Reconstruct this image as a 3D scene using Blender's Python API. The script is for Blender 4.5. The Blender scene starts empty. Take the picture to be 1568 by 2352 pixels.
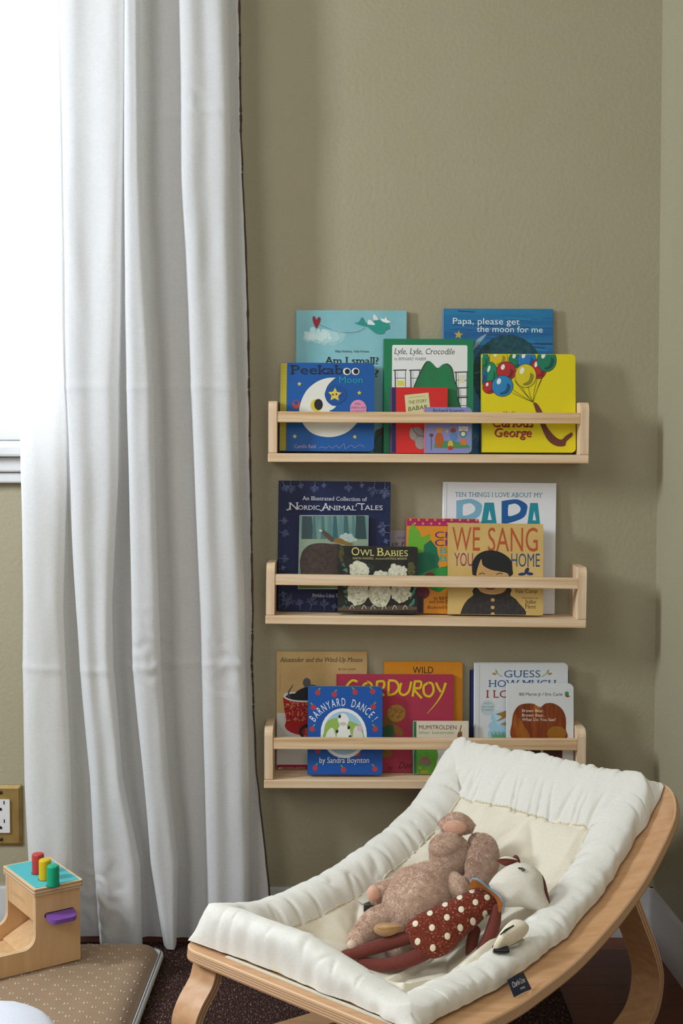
import bpy, bmesh, math, random
from mathutils import Vector, Matrix, noise
from mathutils.geometry import tessellate_polygon, delaunay_2d_cdt
random.seed(7)
SC = bpy.context.scene
COL = SC.collection
PI = math.pi

# ------------------------------------------------------------------ camera, world, lights, exposure
F = 2840.0
PITCH, YAW = math.atan(126 / F), math.atan(16 / F)
EYE = Vector((0, -2.3, .90))
cd = bpy.data.cameras.new('camera')
cd.sensor_fit = 'VERTICAL'; cd.sensor_height = 36; cd.sensor_width = 24
cd.lens = 36 * F / 2352
cd.clip_start = .05
cam = bpy.data.objects.new('camera', cd); COL.objects.link(cam)
cam.location = EYE; cam.rotation_euler = (PI / 2 - PITCH, 0, YAW)
SC.camera = cam
ROT = cam.rotation_euler.to_matrix()

def ray(x, y):
    return ROT @ Vector(((x - 784) / F, -(y - 1176) / F, -1))
def aty(x, y, Y):
    d = ray(x, y); return EYE + d * ((Y - EYE.y) / d.y)
def atz(x, y, z):
    d = ray(x, y); return EYE + d * ((z - EYE.z) / d.z)

w = bpy.data.worlds.new('daylight'); SC.world = w; w.use_nodes = True
w.node_tree.nodes['Background'].inputs[0].default_value = (.93, .97, 1, 1)
w.node_tree.nodes['Background'].inputs[1].default_value = 4.5

def area(name, loc, target, sx, sy, power, col, spread=PI):
    l = bpy.data.lights.new(name, 'AREA'); l.shape = 'RECTANGLE'; l.size = sx; l.size_y = sy
    l.energy = power; l.color = col; l.spread = spread
    o = bpy.data.objects.new(name, l); COL.objects.link(o); o.location = loc
    o.rotation_euler = (Vector(target) - Vector(loc)).to_track_quat('-Z', 'Y').to_euler()
    return o
area('side_window_daylight', (-1.84, -.86, 1.52), (.3, -.1, .85), .2, .5, 33, (.82, .92, 1))
area('room_window_daylight', (-1.7, -2.2, 2.0), (.1, 0, .8), 1.3, 1.0, 21, (1, .995, .985))
area('added_front_fill', (.35, -3.25, 1.5), (.1, 0, .8), 1.0, 1.4, 12, (.98, .99, 1))  # soft fill lamp added behind the camera to lift front faces; no doorway there
area('curtained_window_daylight', (-.95, .10, 1.55), (-.9, -2, .9), .8, 1.05, 16, (.93, .97, 1))

SC.view_settings.view_transform = 'Standard'; SC.view_settings.look = 'None'
SC.view_settings.gamma = 1; SC.view_settings.use_curve_mapping = False
SC.view_settings.exposure = 0.0

# ------------------------------------------------------------------ materials
def lin(c):
    if isinstance(c, str):
        c = [int(c[i:i + 2], 16) for i in (0, 2, 4)]
    return tuple((v / 255 / 12.92) if v / 255 <= .04045 else ((v / 255 + .055) / 1.055) ** 2.4 for v in c) + (1,)
MATS = {}
def mat(name, col, rough=.6, spec=.3, sheen=0, metal=0):
    if name in MATS: return MATS[name]
    m = bpy.data.materials.new(name); m.use_nodes = True
    b = m.node_tree.nodes['Principled BSDF']
    b.inputs['Base Color'].default_value = lin(col); b.inputs['Roughness'].default_value = rough
    b.inputs['Specular IOR Level'].default_value = spec; b.inputs['Metallic'].default_value = metal
    if sheen: b.inputs['Sheen Weight'].default_value = sheen; b.inputs['Sheen Roughness'].default_value = .5
    m.diffuse_color = lin(col)
    MATS[name] = m; return m
def nt(m): return m.node_tree.nodes, m.node_tree.links, m.node_tree.nodes['Principled BSDF']
def coords(N, L, scale=(1, 1, 1), rot=(0, 0, 0)):
    t = N.new('ShaderNodeTexCoord'); mp = N.new('ShaderNodeMapping')
    mp.inputs['Scale'].default_value = scale; mp.inputs['Rotation'].default_value = rot
    L.new(t.outputs['Object'], mp.inputs[0]); return mp.outputs[0]
def noisy(name, c1, c2, scale=(10, 10, 10), detail=4, rough=.6, bump=0, bscale=None, spec=.3, sheen=0, lo=.35, hi=.65, metal=0, nrough=.5, dist=.002):
    """two colours mixed by stretched noise, with an optional fine bump"""
    if name in MATS: return MATS[name]
    m = mat(name, c1, rough, spec, sheen, metal); N, L, B = nt(m)
    n = N.new('ShaderNodeTexNoise'); n.inputs['Scale'].default_value = 1; n.inputs['Detail'].default_value = detail
    n.inputs['Roughness'].default_value = nrough
    L.new(coords(N, L, scale), n.inputs['Vector'])
    r = N.new('ShaderNodeValToRGB'); r.color_ramp.elements[0].position = lo; r.color_ramp.elements[1].position = hi
    r.color_ramp.elements[0].color = lin(c1); r.color_ramp.elements[1].color = lin(c2)
    L.new(n.outputs['Fac'], r.inputs[0]); L.new(r.outputs[0], B.inputs['Base Color'])
    if bump:
        n2 = N.new('ShaderNodeTexNoise'); n2.inputs['Scale'].default_value = 1; n2.inputs['Detail'].default_value = 3
        L.new(coords(N, L, bscale or scale), n2.inputs['Vector'])
        b = N.new('ShaderNodeBump'); b.inputs['Strength'].default_value = bump; b.inputs['Distance'].default_value = dist
        L.new(n2.outputs['Fac'], b.inputs['Height']); L.new(b.outputs[0], B.inputs['Normal'])
    return m
WALL = noisy('wall_paint', 'a39b80', 'a69e84', (4, 4, 4), rough=.55, bump=.42, bscale=(130, 130, 130), spec=.35)
WHITE = noisy('white_trim_paint', 'd9d9da', 'dededf', (6, 6, 6), rough=.35, spec=.5)
CEIL = mat('ceiling_paint', 'd6d8d8', .8)
ROOMW = mat('far_wall_paint', '8f8f88', .8)
PINE = noisy('pine', 'e9d0b0', 'd0a87c', (4, 60, 110), detail=5, rough=.5, lo=.35, hi=.8)
PINEV = noisy('pine_upright', 'e9d1b3', 'd2ad84', (110, 60, 5), detail=5, rough=.5, lo=.3, hi=.75)
PINEJ = [noisy('pine_joint_a', 'e6cba8', 'cba273', (4, 60, 120), detail=5, rough=.5), noisy('pine_joint_b', 'ead2b4', 'd3ad82', (4, 60, 110), detail=5, rough=.5)]
BEECH = noisy('bent_beech', 'cda077', 'bc8c60', (9, 90, 90), detail=5, rough=.38, spec=.45, lo=.3, hi=.72)
PLYA = mat('ply_edge_light', 'd8b08a', .55); PLYB = mat('ply_edge_dark', 'a47a58', .6)
TOYWOOD = noisy('birch_ply', 'dbb588', 'cda273', (60, 60, 6), detail=5, rough=.5, lo=.3, hi=.72)
TOYEDGE = mat('birch_edge_light', 'd9bb96', .55); TOYEDGEB = mat('birch_edge_dark', 'a98561', .6)

def wood_floor():
    m = mat('stained_floor_boards', '5a3020', .42, .4); N, L, B = nt(m)
    br = N.new('ShaderNodeTexBrick'); br.inputs['Scale'].default_value = 1
    br.inputs['Brick Width'].default_value = 1.3; br.inputs['Row Height'].default_value = .075
    br.inputs['Mortar Size'].default_value = .0012; br.offset = .37
    br.inputs['Color1'].default_value = lin('784027'); br.inputs['Color2'].default_value = lin('693620'); br.inputs['Mortar'].default_value = lin('2b150d')
    L.new(coords(N, L), br.inputs['Vector'])
    n = N.new('ShaderNodeTexNoise'); n.inputs['Scale'].default_value = 1; n.inputs['Detail'].default_value = 6
    L.new(coords(N, L, (5, 90, 5)), n.inputs['Vector'])
    mx = N.new('ShaderNodeMix'); mx.data_type = 'RGBA'; mx.blend_type = 'MULTIPLY'; mx.inputs[0].default_value = .5
    L.new(br.outputs['Color'], mx.inputs[6]); L.new(n.outputs['Color'], mx.inputs[7]); L.new(mx.outputs[2], B.inputs['Base Color'])
    return m
FLOORM = wood_floor()

def fabric(name, c1, trans=.0, weave=900, bump=.15, rough=.9, sheen=.15):
    """woven cloth; trans = share of light that passes through it"""
    if name in MATS: return MATS[name]
    m = mat(name, c1, rough, .1, sheen); N, L, B = nt(m)
    v = N.new('ShaderNodeTexNoise'); v.inputs['Scale'].default_value = 1; v.inputs['Detail'].default_value = 2
    L.new(coords(N, L, (weave, weave, weave * .25)), v.inputs['Vector'])
    v2 = N.new('ShaderNodeTexNoise'); v2.inputs['Scale'].default_value = 1; v2.inputs['Detail'].default_value = 2
    L.new(coords(N, L, (weave * .25, weave * .25, weave)), v2.inputs['Vector'])
    a = N.new('ShaderNodeMath'); a.operation = 'ADD'; L.new(v.outputs['Fac'], a.inputs[0]); L.new(v2.outputs['Fac'], a.inputs[1])
    b = N.new('ShaderNodeBump'); b.inputs['Strength'].default_value = bump; b.inputs['Distance'].default_value = .001
    L.new(a.outputs[0], b.inputs['Height']); L.new(b.outputs[0], B.inputs['Normal'])
    r = N.new('ShaderNodeMapRange'); r.inputs[1].default_value = .6; r.inputs[2].default_value = 1.4; r.inputs[3].default_value = .93; r.inputs[4].default_value = 1.05
    L.new(a.outputs[0], r.inputs[0])
    mx = N.new('ShaderNodeMix'); mx.data_type = 'RGBA'; mx.blend_type = 'MULTIPLY'; mx.inputs[0].default_value = 1
    mx.inputs[6].default_value = lin(c1); L.new(r.outputs[0], mx.inputs[7]); L.new(mx.outputs[2], B.inputs['Base Color'])
    if trans:
        t = N.new('ShaderNodeBsdfTranslucent'); t.inputs[0].default_value = lin(c1); s = N.new('ShaderNodeMixShader'); s.inputs[0].default_value = trans
        out = N['Material Output']; L.new(B.outputs[0], s.inputs[1]); L.new(t.outputs[0], s.inputs[2]); L.new(s.outputs[0], out.inputs[0])
    return m
CURT = fabric('curtain_linen', 'eeeeef', .38, 500, .12)
TRIMB = fabric('curtain_brown_edge', '4b3c33', 0, 700)
CUSH = fabric('white_poplin', 'e3dfd6', 0, 900, .08)
CUSHI = fabric('cream_quilting', 'e5dcc8', 0, 900, .08)
SEAM = fabric('seam_thread', 'd9cdb2', 0, 900)

def rug_mat():
    m = mat('dark_woven_rug', '2c1c1c', .95, .1); N, L, B = nt(m)
    v = N.new('ShaderNodeTexNoise'); v.inputs['Scale'].default_value = 1; v.inputs['Detail'].default_value = 2; v.inputs['Roughness'].default_value = .7
    L.new(coords(N, L, (480, 110, 100)), v.inputs['Vector'])
    r = N.new('ShaderNodeValToRGB'); e = r.color_ramp.elements
    e[0].position = .42; e[0].color = lin('33211f'); e[1].position = .72; e[1].color = lin('b0937c')
    x = e.new(.58); x.color = lin('43302c')
    L.new(v.outputs['Fac'], r.inputs[0]); L.new(r.outputs[0], B.inputs['Base Color'])
    b = N.new('ShaderNodeBump'); b.inputs['Strength'].default_value = .8; b.inputs['Distance'].default_value = .004
    L.new(v.outputs['Fac'], b.inputs['Height']); L.new(b.outputs[0], B.inputs['Normal'])
    return m
RUG = rug_mat()

# ------------------------------------------------------------------ mesh helpers
class MB:
    def __init__(s): s.v, s.f, s.m, s.mats = [], [], [], []
    def mi(s, m):
        if m not in s.mats: s.mats.append(m)
        return s.mats.index(m)
    def add(s, vs, fs, m):
        o = len(s.v); s.v += [Vector(p) for p in vs]; k = s.mi(m)
        for f in fs: s.f.append([i + o for i in f]); s.m.append(k)
    def box(s, c, d, m, M=None, bev=0):
        x, y, z = d[0] / 2, d[1] / 2, d[2] / 2; c = Vector(c)
        if bev:
            bm = bmesh.new(); bmesh.ops.create_cube(bm, size=1)
            for v in bm.verts: v.co = Vector((v.co.x * d[0], v.co.y * d[1], v.co.z * d[2]))
            bmesh.ops.bevel(bm, geom=bm.edges[:], offset=bev, segments=2, affect='EDGES', profile=.5)
            bm.verts.ensure_lookup_table(); bm.verts.index_update()
            vs = [v.co + c for v in bm.verts]; fs = [[v.index for v in f.verts] for f in bm.faces]; bm.free()
        else:
            vs = [c + Vector((a * x, b * y, e * z)) for a in (-1, 1) for b in (-1, 1) for e in (-1, 1)]
            fs = [(0, 1, 3, 2), (4, 6, 7, 5), (0, 4, 5, 1), (2, 3, 7, 6), (0, 2, 6, 4), (1, 5, 7, 3)]
        if M: vs = [M @ v for v in vs]
        s.add(vs, fs, m)
    def grid(s, fn, nu, nv, m, mfn=None, wrapu=False):
        o = len(s.v)
        for j in range(nv + 1):
            for i in range(nu + (0 if wrapu else 1)): s.v.append(Vector(fn(i / nu, j / nv)))
        W = nu if wrapu else nu + 1
        for j in range(nv):
            for i in range(nu):
                a, b = i, (i + 1) % W
                s.f.append([o + j * W + a, o + j * W + b, o + (j + 1) * W + b, o + (j + 1) * W + a])
                s.m.append(s.mi(mfn((i + .5) / nu, (j + .5) / nv) if mfn else m))
    def loft(s, pts, rad, m, n=14, up=Vector((0, 0, 1)), caps=True, smoothends=False):
        """tube through pts; rad: list of r or (ra, rb)"""
        pts = [Vector(p) for p in pts]; K = len(pts); o = len(s.v)
        for i, p in enumerate(pts):
            t = (pts[min(i + 1, K - 1)] - pts[max(i - 1, 0)]).normalized()
            a = t.cross(up); a = a.normalized() if a.length > 1e-4 else Vector((1, 0, 0)); b = a.cross(t).normalized()
            r = rad[i] if isinstance(rad, (list, tuple)) else rad
            ra, rb = r if isinstance(r, (list, tuple)) else (r, r)
            for k in range(n):
                q = 2 * PI * k / n; s.v.append(p + a * math.cos(q) * ra + b * math.sin(q) * rb)
        k0 = s.mi(m)
        for i in range(K - 1):
            for k in range(n):
                s.f.append([o + i * n + k, o + i * n + (k + 1) % n, o + (i + 1) * n + (k + 1) % n, o + (i + 1) * n + k]); s.m.append(k0)
        if caps:
            s.f.append([o + k for k in range(n)][::-1]); s.m.append(k0); s.f.append([o + (K - 1) * n + k for k in range(n)]); s.m.append(k0)
    def prism(s, poly, to3, t, m, mside=None, bands=None):
        """poly (2D, ccw) -> to3(x, y, h) at h=0 and h=t; bands = alternating side materials"""
        n = len(poly); tri = tessellate_polygon([[Vector((p[0], p[1], 0)) for p in poly]])
        vs = [to3(p[0], p[1], 0) for p in poly] + [to3(p[0], p[1], t) for p in poly]
        s.add(vs, [tuple(x) for x in tri] + [tuple(i + n for i in x[::-1]) for x in tri], m)
        bands = bands or [mside or m]; B = len(bands)
        for b in range(B):
            h0, h1 = t * b / B, t * (b + 1) / B
            vs = [to3(p[0], p[1], h0) for p in poly] + [to3(p[0], p[1], h1) for p in poly]
            s.add(vs, [(i, (i + 1) % n, (i + 1) % n + n, i + n) for i in range(n)], bands[b])
    def build(s, name, parent=None, smooth=False, M=None, bevel=0, auto=None):
        me = bpy.data.meshes.new(name)
        me.from_pydata([tuple(M @ v if M else v) for v in s.v], [], s.f)
        for m in s.mats: me.materials.append(m)
        me.polygons.foreach_set('material_index', s.m)
        me.validate()
        bm = bmesh.new(); bm.from_mesh(me)
        if smooth or auto: bmesh.ops.remove_doubles(bm, verts=bm.verts, dist=1e-6)
        bmesh.ops.recalc_face_normals(bm, faces=bm.faces); bm.to_mesh(me); bm.free()
        if smooth: me.polygons.foreach_set('use_smooth', [True] * len(me.polygons))
        o = bpy.data.objects.new(name, me); COL.objects.link(o)
        if parent: o.parent = parent
        if auto is not None:
            me.polygons.foreach_set('use_smooth', [True] * len(me.polygons))
            me.set_sharp_from_angle(angle=math.radians(auto))
        if bevel:
            b = o.modifiers.new('edge', 'BEVEL'); b.width = bevel; b.segments = 2; b.limit_method = 'ANGLE'
        return o
def thing(name, label, cat, group=None, loc=(0, 0, 0), rot=None):
    o = bpy.data.objects.new(name, None); o.empty_display_size = .05; COL.objects.link(o); o.location = loc
    if rot: o.rotation_euler = rot
    o['label'] = label; o['category'] = cat
    if group: o['group'] = group
    return o
def tag(o, label, cat, group=None, kind=None):
    o['label'] = label; o['category'] = cat
    if group: o['group'] = group
    if kind: o['kind'] = kind
    return o
def struct(o, label=None, cat=None):
    o['kind'] = 'structure'
    if label: o['label'] = label; o['category'] = cat
    return o
def cr(P, n):
    """Catmull-Rom through tuples"""
    out = []; K = len(P)
    for i in range(K - 1):
        p0, p1, p2, p3 = P[max(i - 1, 0)], P[i], P[i + 1], P[min(i + 2, K - 1)]
        for j in range(n):
            t = j / n
            out.append(tuple(.5 * (2 * b + (c - a) * t + (2 * a - 5 * b + 4 * c - d) * t * t + (3 * b - a - 3 * c + d) * t ** 3) for a, b, c, d in zip(p0, p1, p2, p3)))
    out.append(tuple(P[-1])); return out
def interp(T, x):
    if x <= T[0][0]: return T[0][1] + (x - T[0][0]) * (T[1][1] - T[0][1]) / (T[1][0] - T[0][0])
    for (a, p), (b, q) in zip(T, T[1:]):
        if x <= b: return p + (q - p) * (x - a) / (b - a)
    (a, p), (b, q) = T[-2:]; return q + (x - b) * (q - p) / (b - a)
def rrect(x0, y0, x1, y1, r, n=6):
    """rounded rectangle, ccw; r a number or four (bl, br, tr, tl)"""
    R = r if isinstance(r, (list, tuple)) else (r,) * 4; out = []
    for (cx, cy, a, rr) in ((x0, y0, PI, R[0]), (x1, y0, 1.5 * PI, R[1]), (x1, y1, 0, R[2]), (x0, y1, .5 * PI, R[3])):
        sx = 1 if cx == x0 else -1; sy = 1 if cy == y0 else -1
        if rr <= 0: out.append((cx, cy)); continue
        for i in range(n + 1):
            q = a + PI / 2 * i / n; out.append((cx + sx * rr + rr * math.cos(q), cy + sy * rr + rr * math.sin(q)))
    return out

# ------------------------------------------------------------------ the room
XR = aty(1511, 900, 0).x                       # corner with the right wall
XL, YF, ZC = -1.95, -3.4, 2.5
RA = math.radians(2.2)                          # the right wall stands a little out of square
XRF = XR + (-YF) * math.tan(RA) * 1.0
WX0, WX1, WZ0, WZ1 = -1.45, aty(138, 600, .0).x, aty(10, 1022, 0).z, 2.2
b = MB()                                        # back wall around the window opening
T = .14
for x0, x1, z0, z1 in ((XL - .1, WX0, -.02, ZC), (WX1, XR + .2, -.02, ZC), (WX0, WX1, -.02, WZ0), (WX0, WX1, WZ1, ZC)):
    b.box(((x0 + x1) / 2, T / 2, (z0 + z1) / 2), (x1 - x0, T, z1 - z0), WALL)
struct(b.build('wall_back'))
b = MB(); b.prism([(XR, 0), (XRF, YF), (XRF + .1, YF), (XR + .1, 0)], lambda x, y, h: Vector((x, y, -.02 + h)), ZC + .02, WALL)
struct(b.build('wall_right'))
b = MB(); b.box((XL - .05, YF / 2, ZC / 2), (.1, -YF + .2, ZC + .04), ROOMW); struct(b.build('wall_left'))
b = MB(); b.box(((XL + XRF) / 2, YF - .05, ZC / 2), (XRF - XL + .3, .1, ZC + .04), ROOMW); struct(b.build('wall_front'))
b = MB(); b.box(((XL + XRF) / 2, YF / 2, ZC + .05), (XRF - XL + .4, -YF + .4, .1), CEIL); struct(b.build('ceiling'))
b = MB(); b.box(((XL + XRF) / 2, YF / 2, -.03), (XRF - XL + .4, -YF + .4, .06), FLOORM); struct(b.build('floor'))
# moulded skirting
SKIRT = noisy('skirting_paint', 'bbb8b7', 'c0bdbc', (6, 6, 6), rough=.4, spec=.5)
BP = [(0, 0), (.016, 0), (.016, .046), (.013, .050), (.013, .066), (.009, .072), (.009, .086), (.006, .091), (0, .091)]
b = MB(); b.prism(BP, lambda x, y, h: Vector((XL + h, -x, y)), XR - XL, SKIRT); struct(b.build('baseboard_back', auto=40))
dr = Vector((math.sin(RA), -math.cos(RA), 0)); nr = Vector((-math.cos(RA), -math.sin(RA), 0))
b = MB(); b.prism(BP, lambda x, y, h: Vector((XR, 0, y)) + dr * h + nr * x, 3.0, SKIRT); struct(b.build('baseboard_right', auto=40))

# window: frame, two sashes, stool and apron
def window():
    fr = MB(); y0 = .035
    def bar(x0, x1, z0, z1, ya, yb, mb=fr, m=WHITE, bev=.003): mb.box(((x0 + x1) / 2, (ya + yb) / 2, (z0 + z1) / 2), (x1 - x0, abs(yb - ya), z1 - z0), m, bev=bev)
    bar(WX0 - .06, WX0 + .02, WZ0, WZ1 + .06, -.016, .12); bar(WX1 - .02, WX1 + .06, WZ0, WZ1 + .06, -.016, .12)
    bar(WX0 + .02, WX1 - .02, WZ1 - .02, WZ1 + .06, -.016, .12)
    root = struct(fr.build('window_1'))
    zm = aty(10, 392, .05).z; zs = aty(10, 1022, 0).z; zb = aty(10, 1109, 0).z
    for nm, z0, z1, y in (('lower_sash', zs + .008, zm + .018, .05), ('upper_sash', zm - .018, WZ1 - .02, .085)):
        s = MB(); bw = .05
        bar(WX0 + .02, WX0 + .02 + bw, z0, z1, y - .016, y + .016, s); bar(WX1 - .02 - bw, WX1 - .02, z0, z1, y - .016, y + .016, s)
        bar(WX0 + .02 + bw, WX1 - .02 - bw, z0, z0 + (.062 if nm == 'lower_sash' else .034), y - .016, y + .016, s); bar(WX0 + .02 + bw, WX1 - .02 - bw, z1 - .034, z1, y - .016, y + .016, s)
        so = s.build(nm, root)
        g = MB(); g.box(((WX0 + WX1) / 2, y, (z0 + z1) / 2), (WX1 - WX0 - .1, .004, z1 - z0 - .06), glass()); g.build('pane', so)
    s = MB(); bar(WX0 - .08, WX1 + .08, zs - .022, zs, -.044, .115, s, bev=.005); s.build('sill', root)
    s = MB(); bar(WX0 - .06, WX1 + .06, zs - .05, zs - .0225, -.026, .0, s, bev=.004); bar(WX0 - .06, WX1 + .06, zb, zs - .0505, -.018, .0, s, bev=.004); s.build('apron', root)
def glass():
    if 'window_glass' in MATS: return MATS['window_glass']
    m = bpy.data.materials.new('window_glass'); m.use_nodes = True; N, L = m.node_tree.nodes, m.node_tree.links
    t = N.new('ShaderNodeBsdfTransparent'); g = N.new('ShaderNodeBsdfGlossy'); g.inputs['Roughness'].default_value = .02
    x = N.new('ShaderNodeMixShader'); x.inputs[0].default_value = .06
    L.new(t.outputs[0], x.inputs[1]); L.new(g.outputs[0], x.inputs[2]); L.new(x.outputs[0], N['Material Output'].inputs[0])
    MATS['window_glass'] = m; return m
window()

# rug
b = MB()
def rugf(u, v):
    return Vector((-1.15 + u * 1.505, -1.35 + v * 1.285, .009))
b.grid(rugf, 40, 40, RUG)
ru = b.build('rug', smooth=True)
md = ru.modifiers.new('thick', 'SOLIDIFY'); md.thickness = .0085; md.offset = -1
tag(ru, 'dark brown flecked woven rug lying on the wooden floor', 'rug')

# ------------------------------------------------------------------ curtain
def curtain():
    rows = {  # photo height: (left, right) of four forward folds, then the free edge
        -420: (2, 122, 124, 290, 292, 318, 408, 520, 538),
        0: (14, 132, 134, 284, 286, 319, 412, 526, 546),
        400: (28, 138, 140, 280, 286, 325, 416, 532, 556),
        700: (40, 142, 144, 276, 288, 338, 430, 538, 568),
        890: (45, 146, 149, 270, 291, 350, 436, 543, 572),
        1100: (47, 152, 160, 270, 295, 357, 447, 548, 574),
        1400: (52, 145, 175, 258, 302, 363, 458, 562, 578),
        1535: (52, 150, 184, 260, 306, 367, 463, 566, 577),
        1800: (58, 163, 208, 283, 330, 386, 470, 572, 588),
        2000: (68, 167, 216, 322, 347, 409, 473, 575, 608),
        2160: (78, 168, 228, 327, 372, 405, 478, 577, 622)}
    ys = sorted(rows); NS = 6
    def prof(py):
        v = []
        for k in range(9): v.append(interp([(y, rows[y][k]) for y in ys], py))
        P = []
        for q in range(4):
            a, c = v[2 * q], v[2 * q + 1]; nx = v[2 * q + 2] if q < 3 else v[8]; wd = c - a; g = nx - c
            P += [(a + 3, -.066), (a - .5, -.088), (a + wd * .05, -.103), (a + wd * .22, -.110), (a + wd * .5, -.106 if q % 2 else -.111), (a + wd * .8, -.110), (c - wd * .04, -.103), (c + .5, -.088), (c - min(5, wd * .06), -.068)]
            if q < 3:
                if g < 12: P += [(c - 1, -.060), (c + g * .3, -.058), (c + g * .6, -.058), (nx + 1, -.060)]
                else: P += [(c - 1, -.057), (c + g * .25, -.052), (c + g * .6, -.054 if q != 2 else -.062), (nx + 2, -.057)]
            else: P += [(c - 1, -.066), (c + g * .4, -.070), (c + g * .75, -.074), (nx, -.080)]
        if True: P = [(x, Y if i < len(P) - 13 else Y + .022 * min(1, (i - len(P) + 14) / 2)) for i, (x, Y) in enumerate(P)]
        return P
    NV = 400; grid = []
    z_top, z_bot = 2.2, .014
    for j in range(NV + 1):
        z = z_top + (z_bot - z_top) * j / NV
        py = 1050 + (.9 - z) * F / 2.2
        # the pixel heights are only the measuring stick; the pleats are laid out at their own depth
        row = []
        for (x, Y) in cr(prof(py), NS):
            p = aty(x, py, Y); row.append([p.x, Y])
        for i, r in enumerate(row):
            n1 = noise.noise(Vector((r[0] * 14, z * 3.0, 1.7))); n2 = noise.noise(Vector((r[0] * 45, z * 9, 4.1)))
            r[1] += n1 * .004 + n2 * .0012
            r[0] += noise.noise(Vector((i * .11, z * 4, 9.3))) * .0025
            for zc, amp in ((.9 + (1050 - 890) / 1290, .0019), (.9 + (1050 - 1535) / 1290, .0022), (.9 + (1050 - 262) / 1290, .002)):
                dz = z - zc - .012 * noise.noise(Vector((r[0] * 9, zc, 0)))
                r[1] -= amp * math.exp(-(dz / .006) ** 2)
            # small crumples near the two creases
            for cx, cz, am in ((-.27, 1.53, .0007), (-.36, .55, .0016), (-.22, .52, .0012), (-.46, .1, .003)):
                d2 = ((r[0] - cx) / .045) ** 2 + ((z - cz) / .07) ** 2
                if d2 < 4: r[1] += am * math.exp(-d2) * math.sin(40 * (z - cz) / .07 * .25 + 55 * (r[0] - cx) + 6 * noise.noise(Vector((r[0] * 30, z * 30, 2))))
            r[1] = min(r[1], -.05)
        grid.append([Vector((r[0], r[1], z + (.008 * noise.noise(Vector((r[0] * 12, 0, 3))) - .0 if j == NV else 0))) for r in row])
    m = MB(); n = len(grid[0])
    m.v = [p for r in grid for p in r]; m.mi(CURT)
    for j in range(NV):
        for i in range(n - 1): m.f.append([j * n + i, j * n + i + 1, (j + 1) * n + i + 1, (j + 1) * n + i]); m.m.append(0)
    o = thing('curtain', 'white linen curtain hanging in soft pleats beside the window', 'curtain')
    m.build('panel', o, smooth=True)
    e = MB(); pts = [r[-1] + Vector((.001 + .0012 * noise.noise(Vector((0, r[-1].z * 22, 1))), -.001, 0)) for r in grid]
    e.loft(pts, [(.0024, .0016)] * len(pts), TRIMB, 6)
    q = e.build('edge_trim', o, smooth=True); q['label'] = 'dark brown trim down the free edge'
curtain()

# ------------------------------------------------------------------ wall outlet
def outlet():
    c = aty(3, 1873, -.004); W, H = .0785, .1155
    brass = noisy('aged_brass', 'a08650', '927644', (40, 40, 40), rough=.42, metal=.35, spec=.5)
    wh = mat('outlet_white', 'dcdcdc', .35, .5); blk = mat('slot_black', '0d0d0d', .8); br = mat('brass_screw', '4a3a1e', .4, .5, 0, .6)
    o = thing('wall_outlet', 'double wall socket with an aged brass plate below the window', 'outlet', None, (c.x, 0, c.z))
    p = MB(); P = [rrect(-W / 2, -H / 2, W / 2, H / 2, .003), rrect(-W / 2 + .006, -H / 2 + .006, W / 2 - .006, H / 2 - .006, .002)]
    hs = [(P[0], 0), (P[0], -.0025), (P[1], -.0065)]
    n = len(P[0])
    for poly, y in hs: p.v += [Vector((x, y, z)) for x, z in poly]
    p.mi(brass)
    for k in range(2):
        for i in range(n): p.f.append([k * n + i, k * n + (i + 1) % n, (k + 1) * n + (i + 1) % n, (k + 1) * n + i]); p.m.append(0)
    p.f.append([2 * n + i for i in range(n)]); p.m.append(0)
    p.build('cover_plate', o)
    r = MB(); r.prism(rrect(-.0175, -.0315, .0175, .0315, .002), lambda x, y, h: Vector((x, -.0066 - h, y)), .003, wh)
    for s in (1, -1):
        cz = .0175 * s + .002
        for dx in (-.007, .007): r.box((dx, -.0097, cz + .007 - .0005), (.0018, .0008, .0065), blk)
        r.prism([(-.0028, -.0025), (.0028, -.0025), (.0028, .0005), (.0015, .0026), (-.0015, .0026), (-.0028, .0005)], lambda x, y, h: Vector((x, -.0096 - h, cz - .006 + y)), .0006, blk)
    q = r.build('receptacle', o); q['label'] = 'white socket face with two sets of slots'
    for s in (1, -1):
        m = MB(); m.loft([(0, -.0064, s * .0445), (0, -.008, s * .0445), (0, -.0088, s * .0445)], [.0036, .0034, .002], br, 14)
        m.box((0, -.0089, s * .0445), (.004, .0003, .0007), blk); m.build('screw', o)
outlet()

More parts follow.
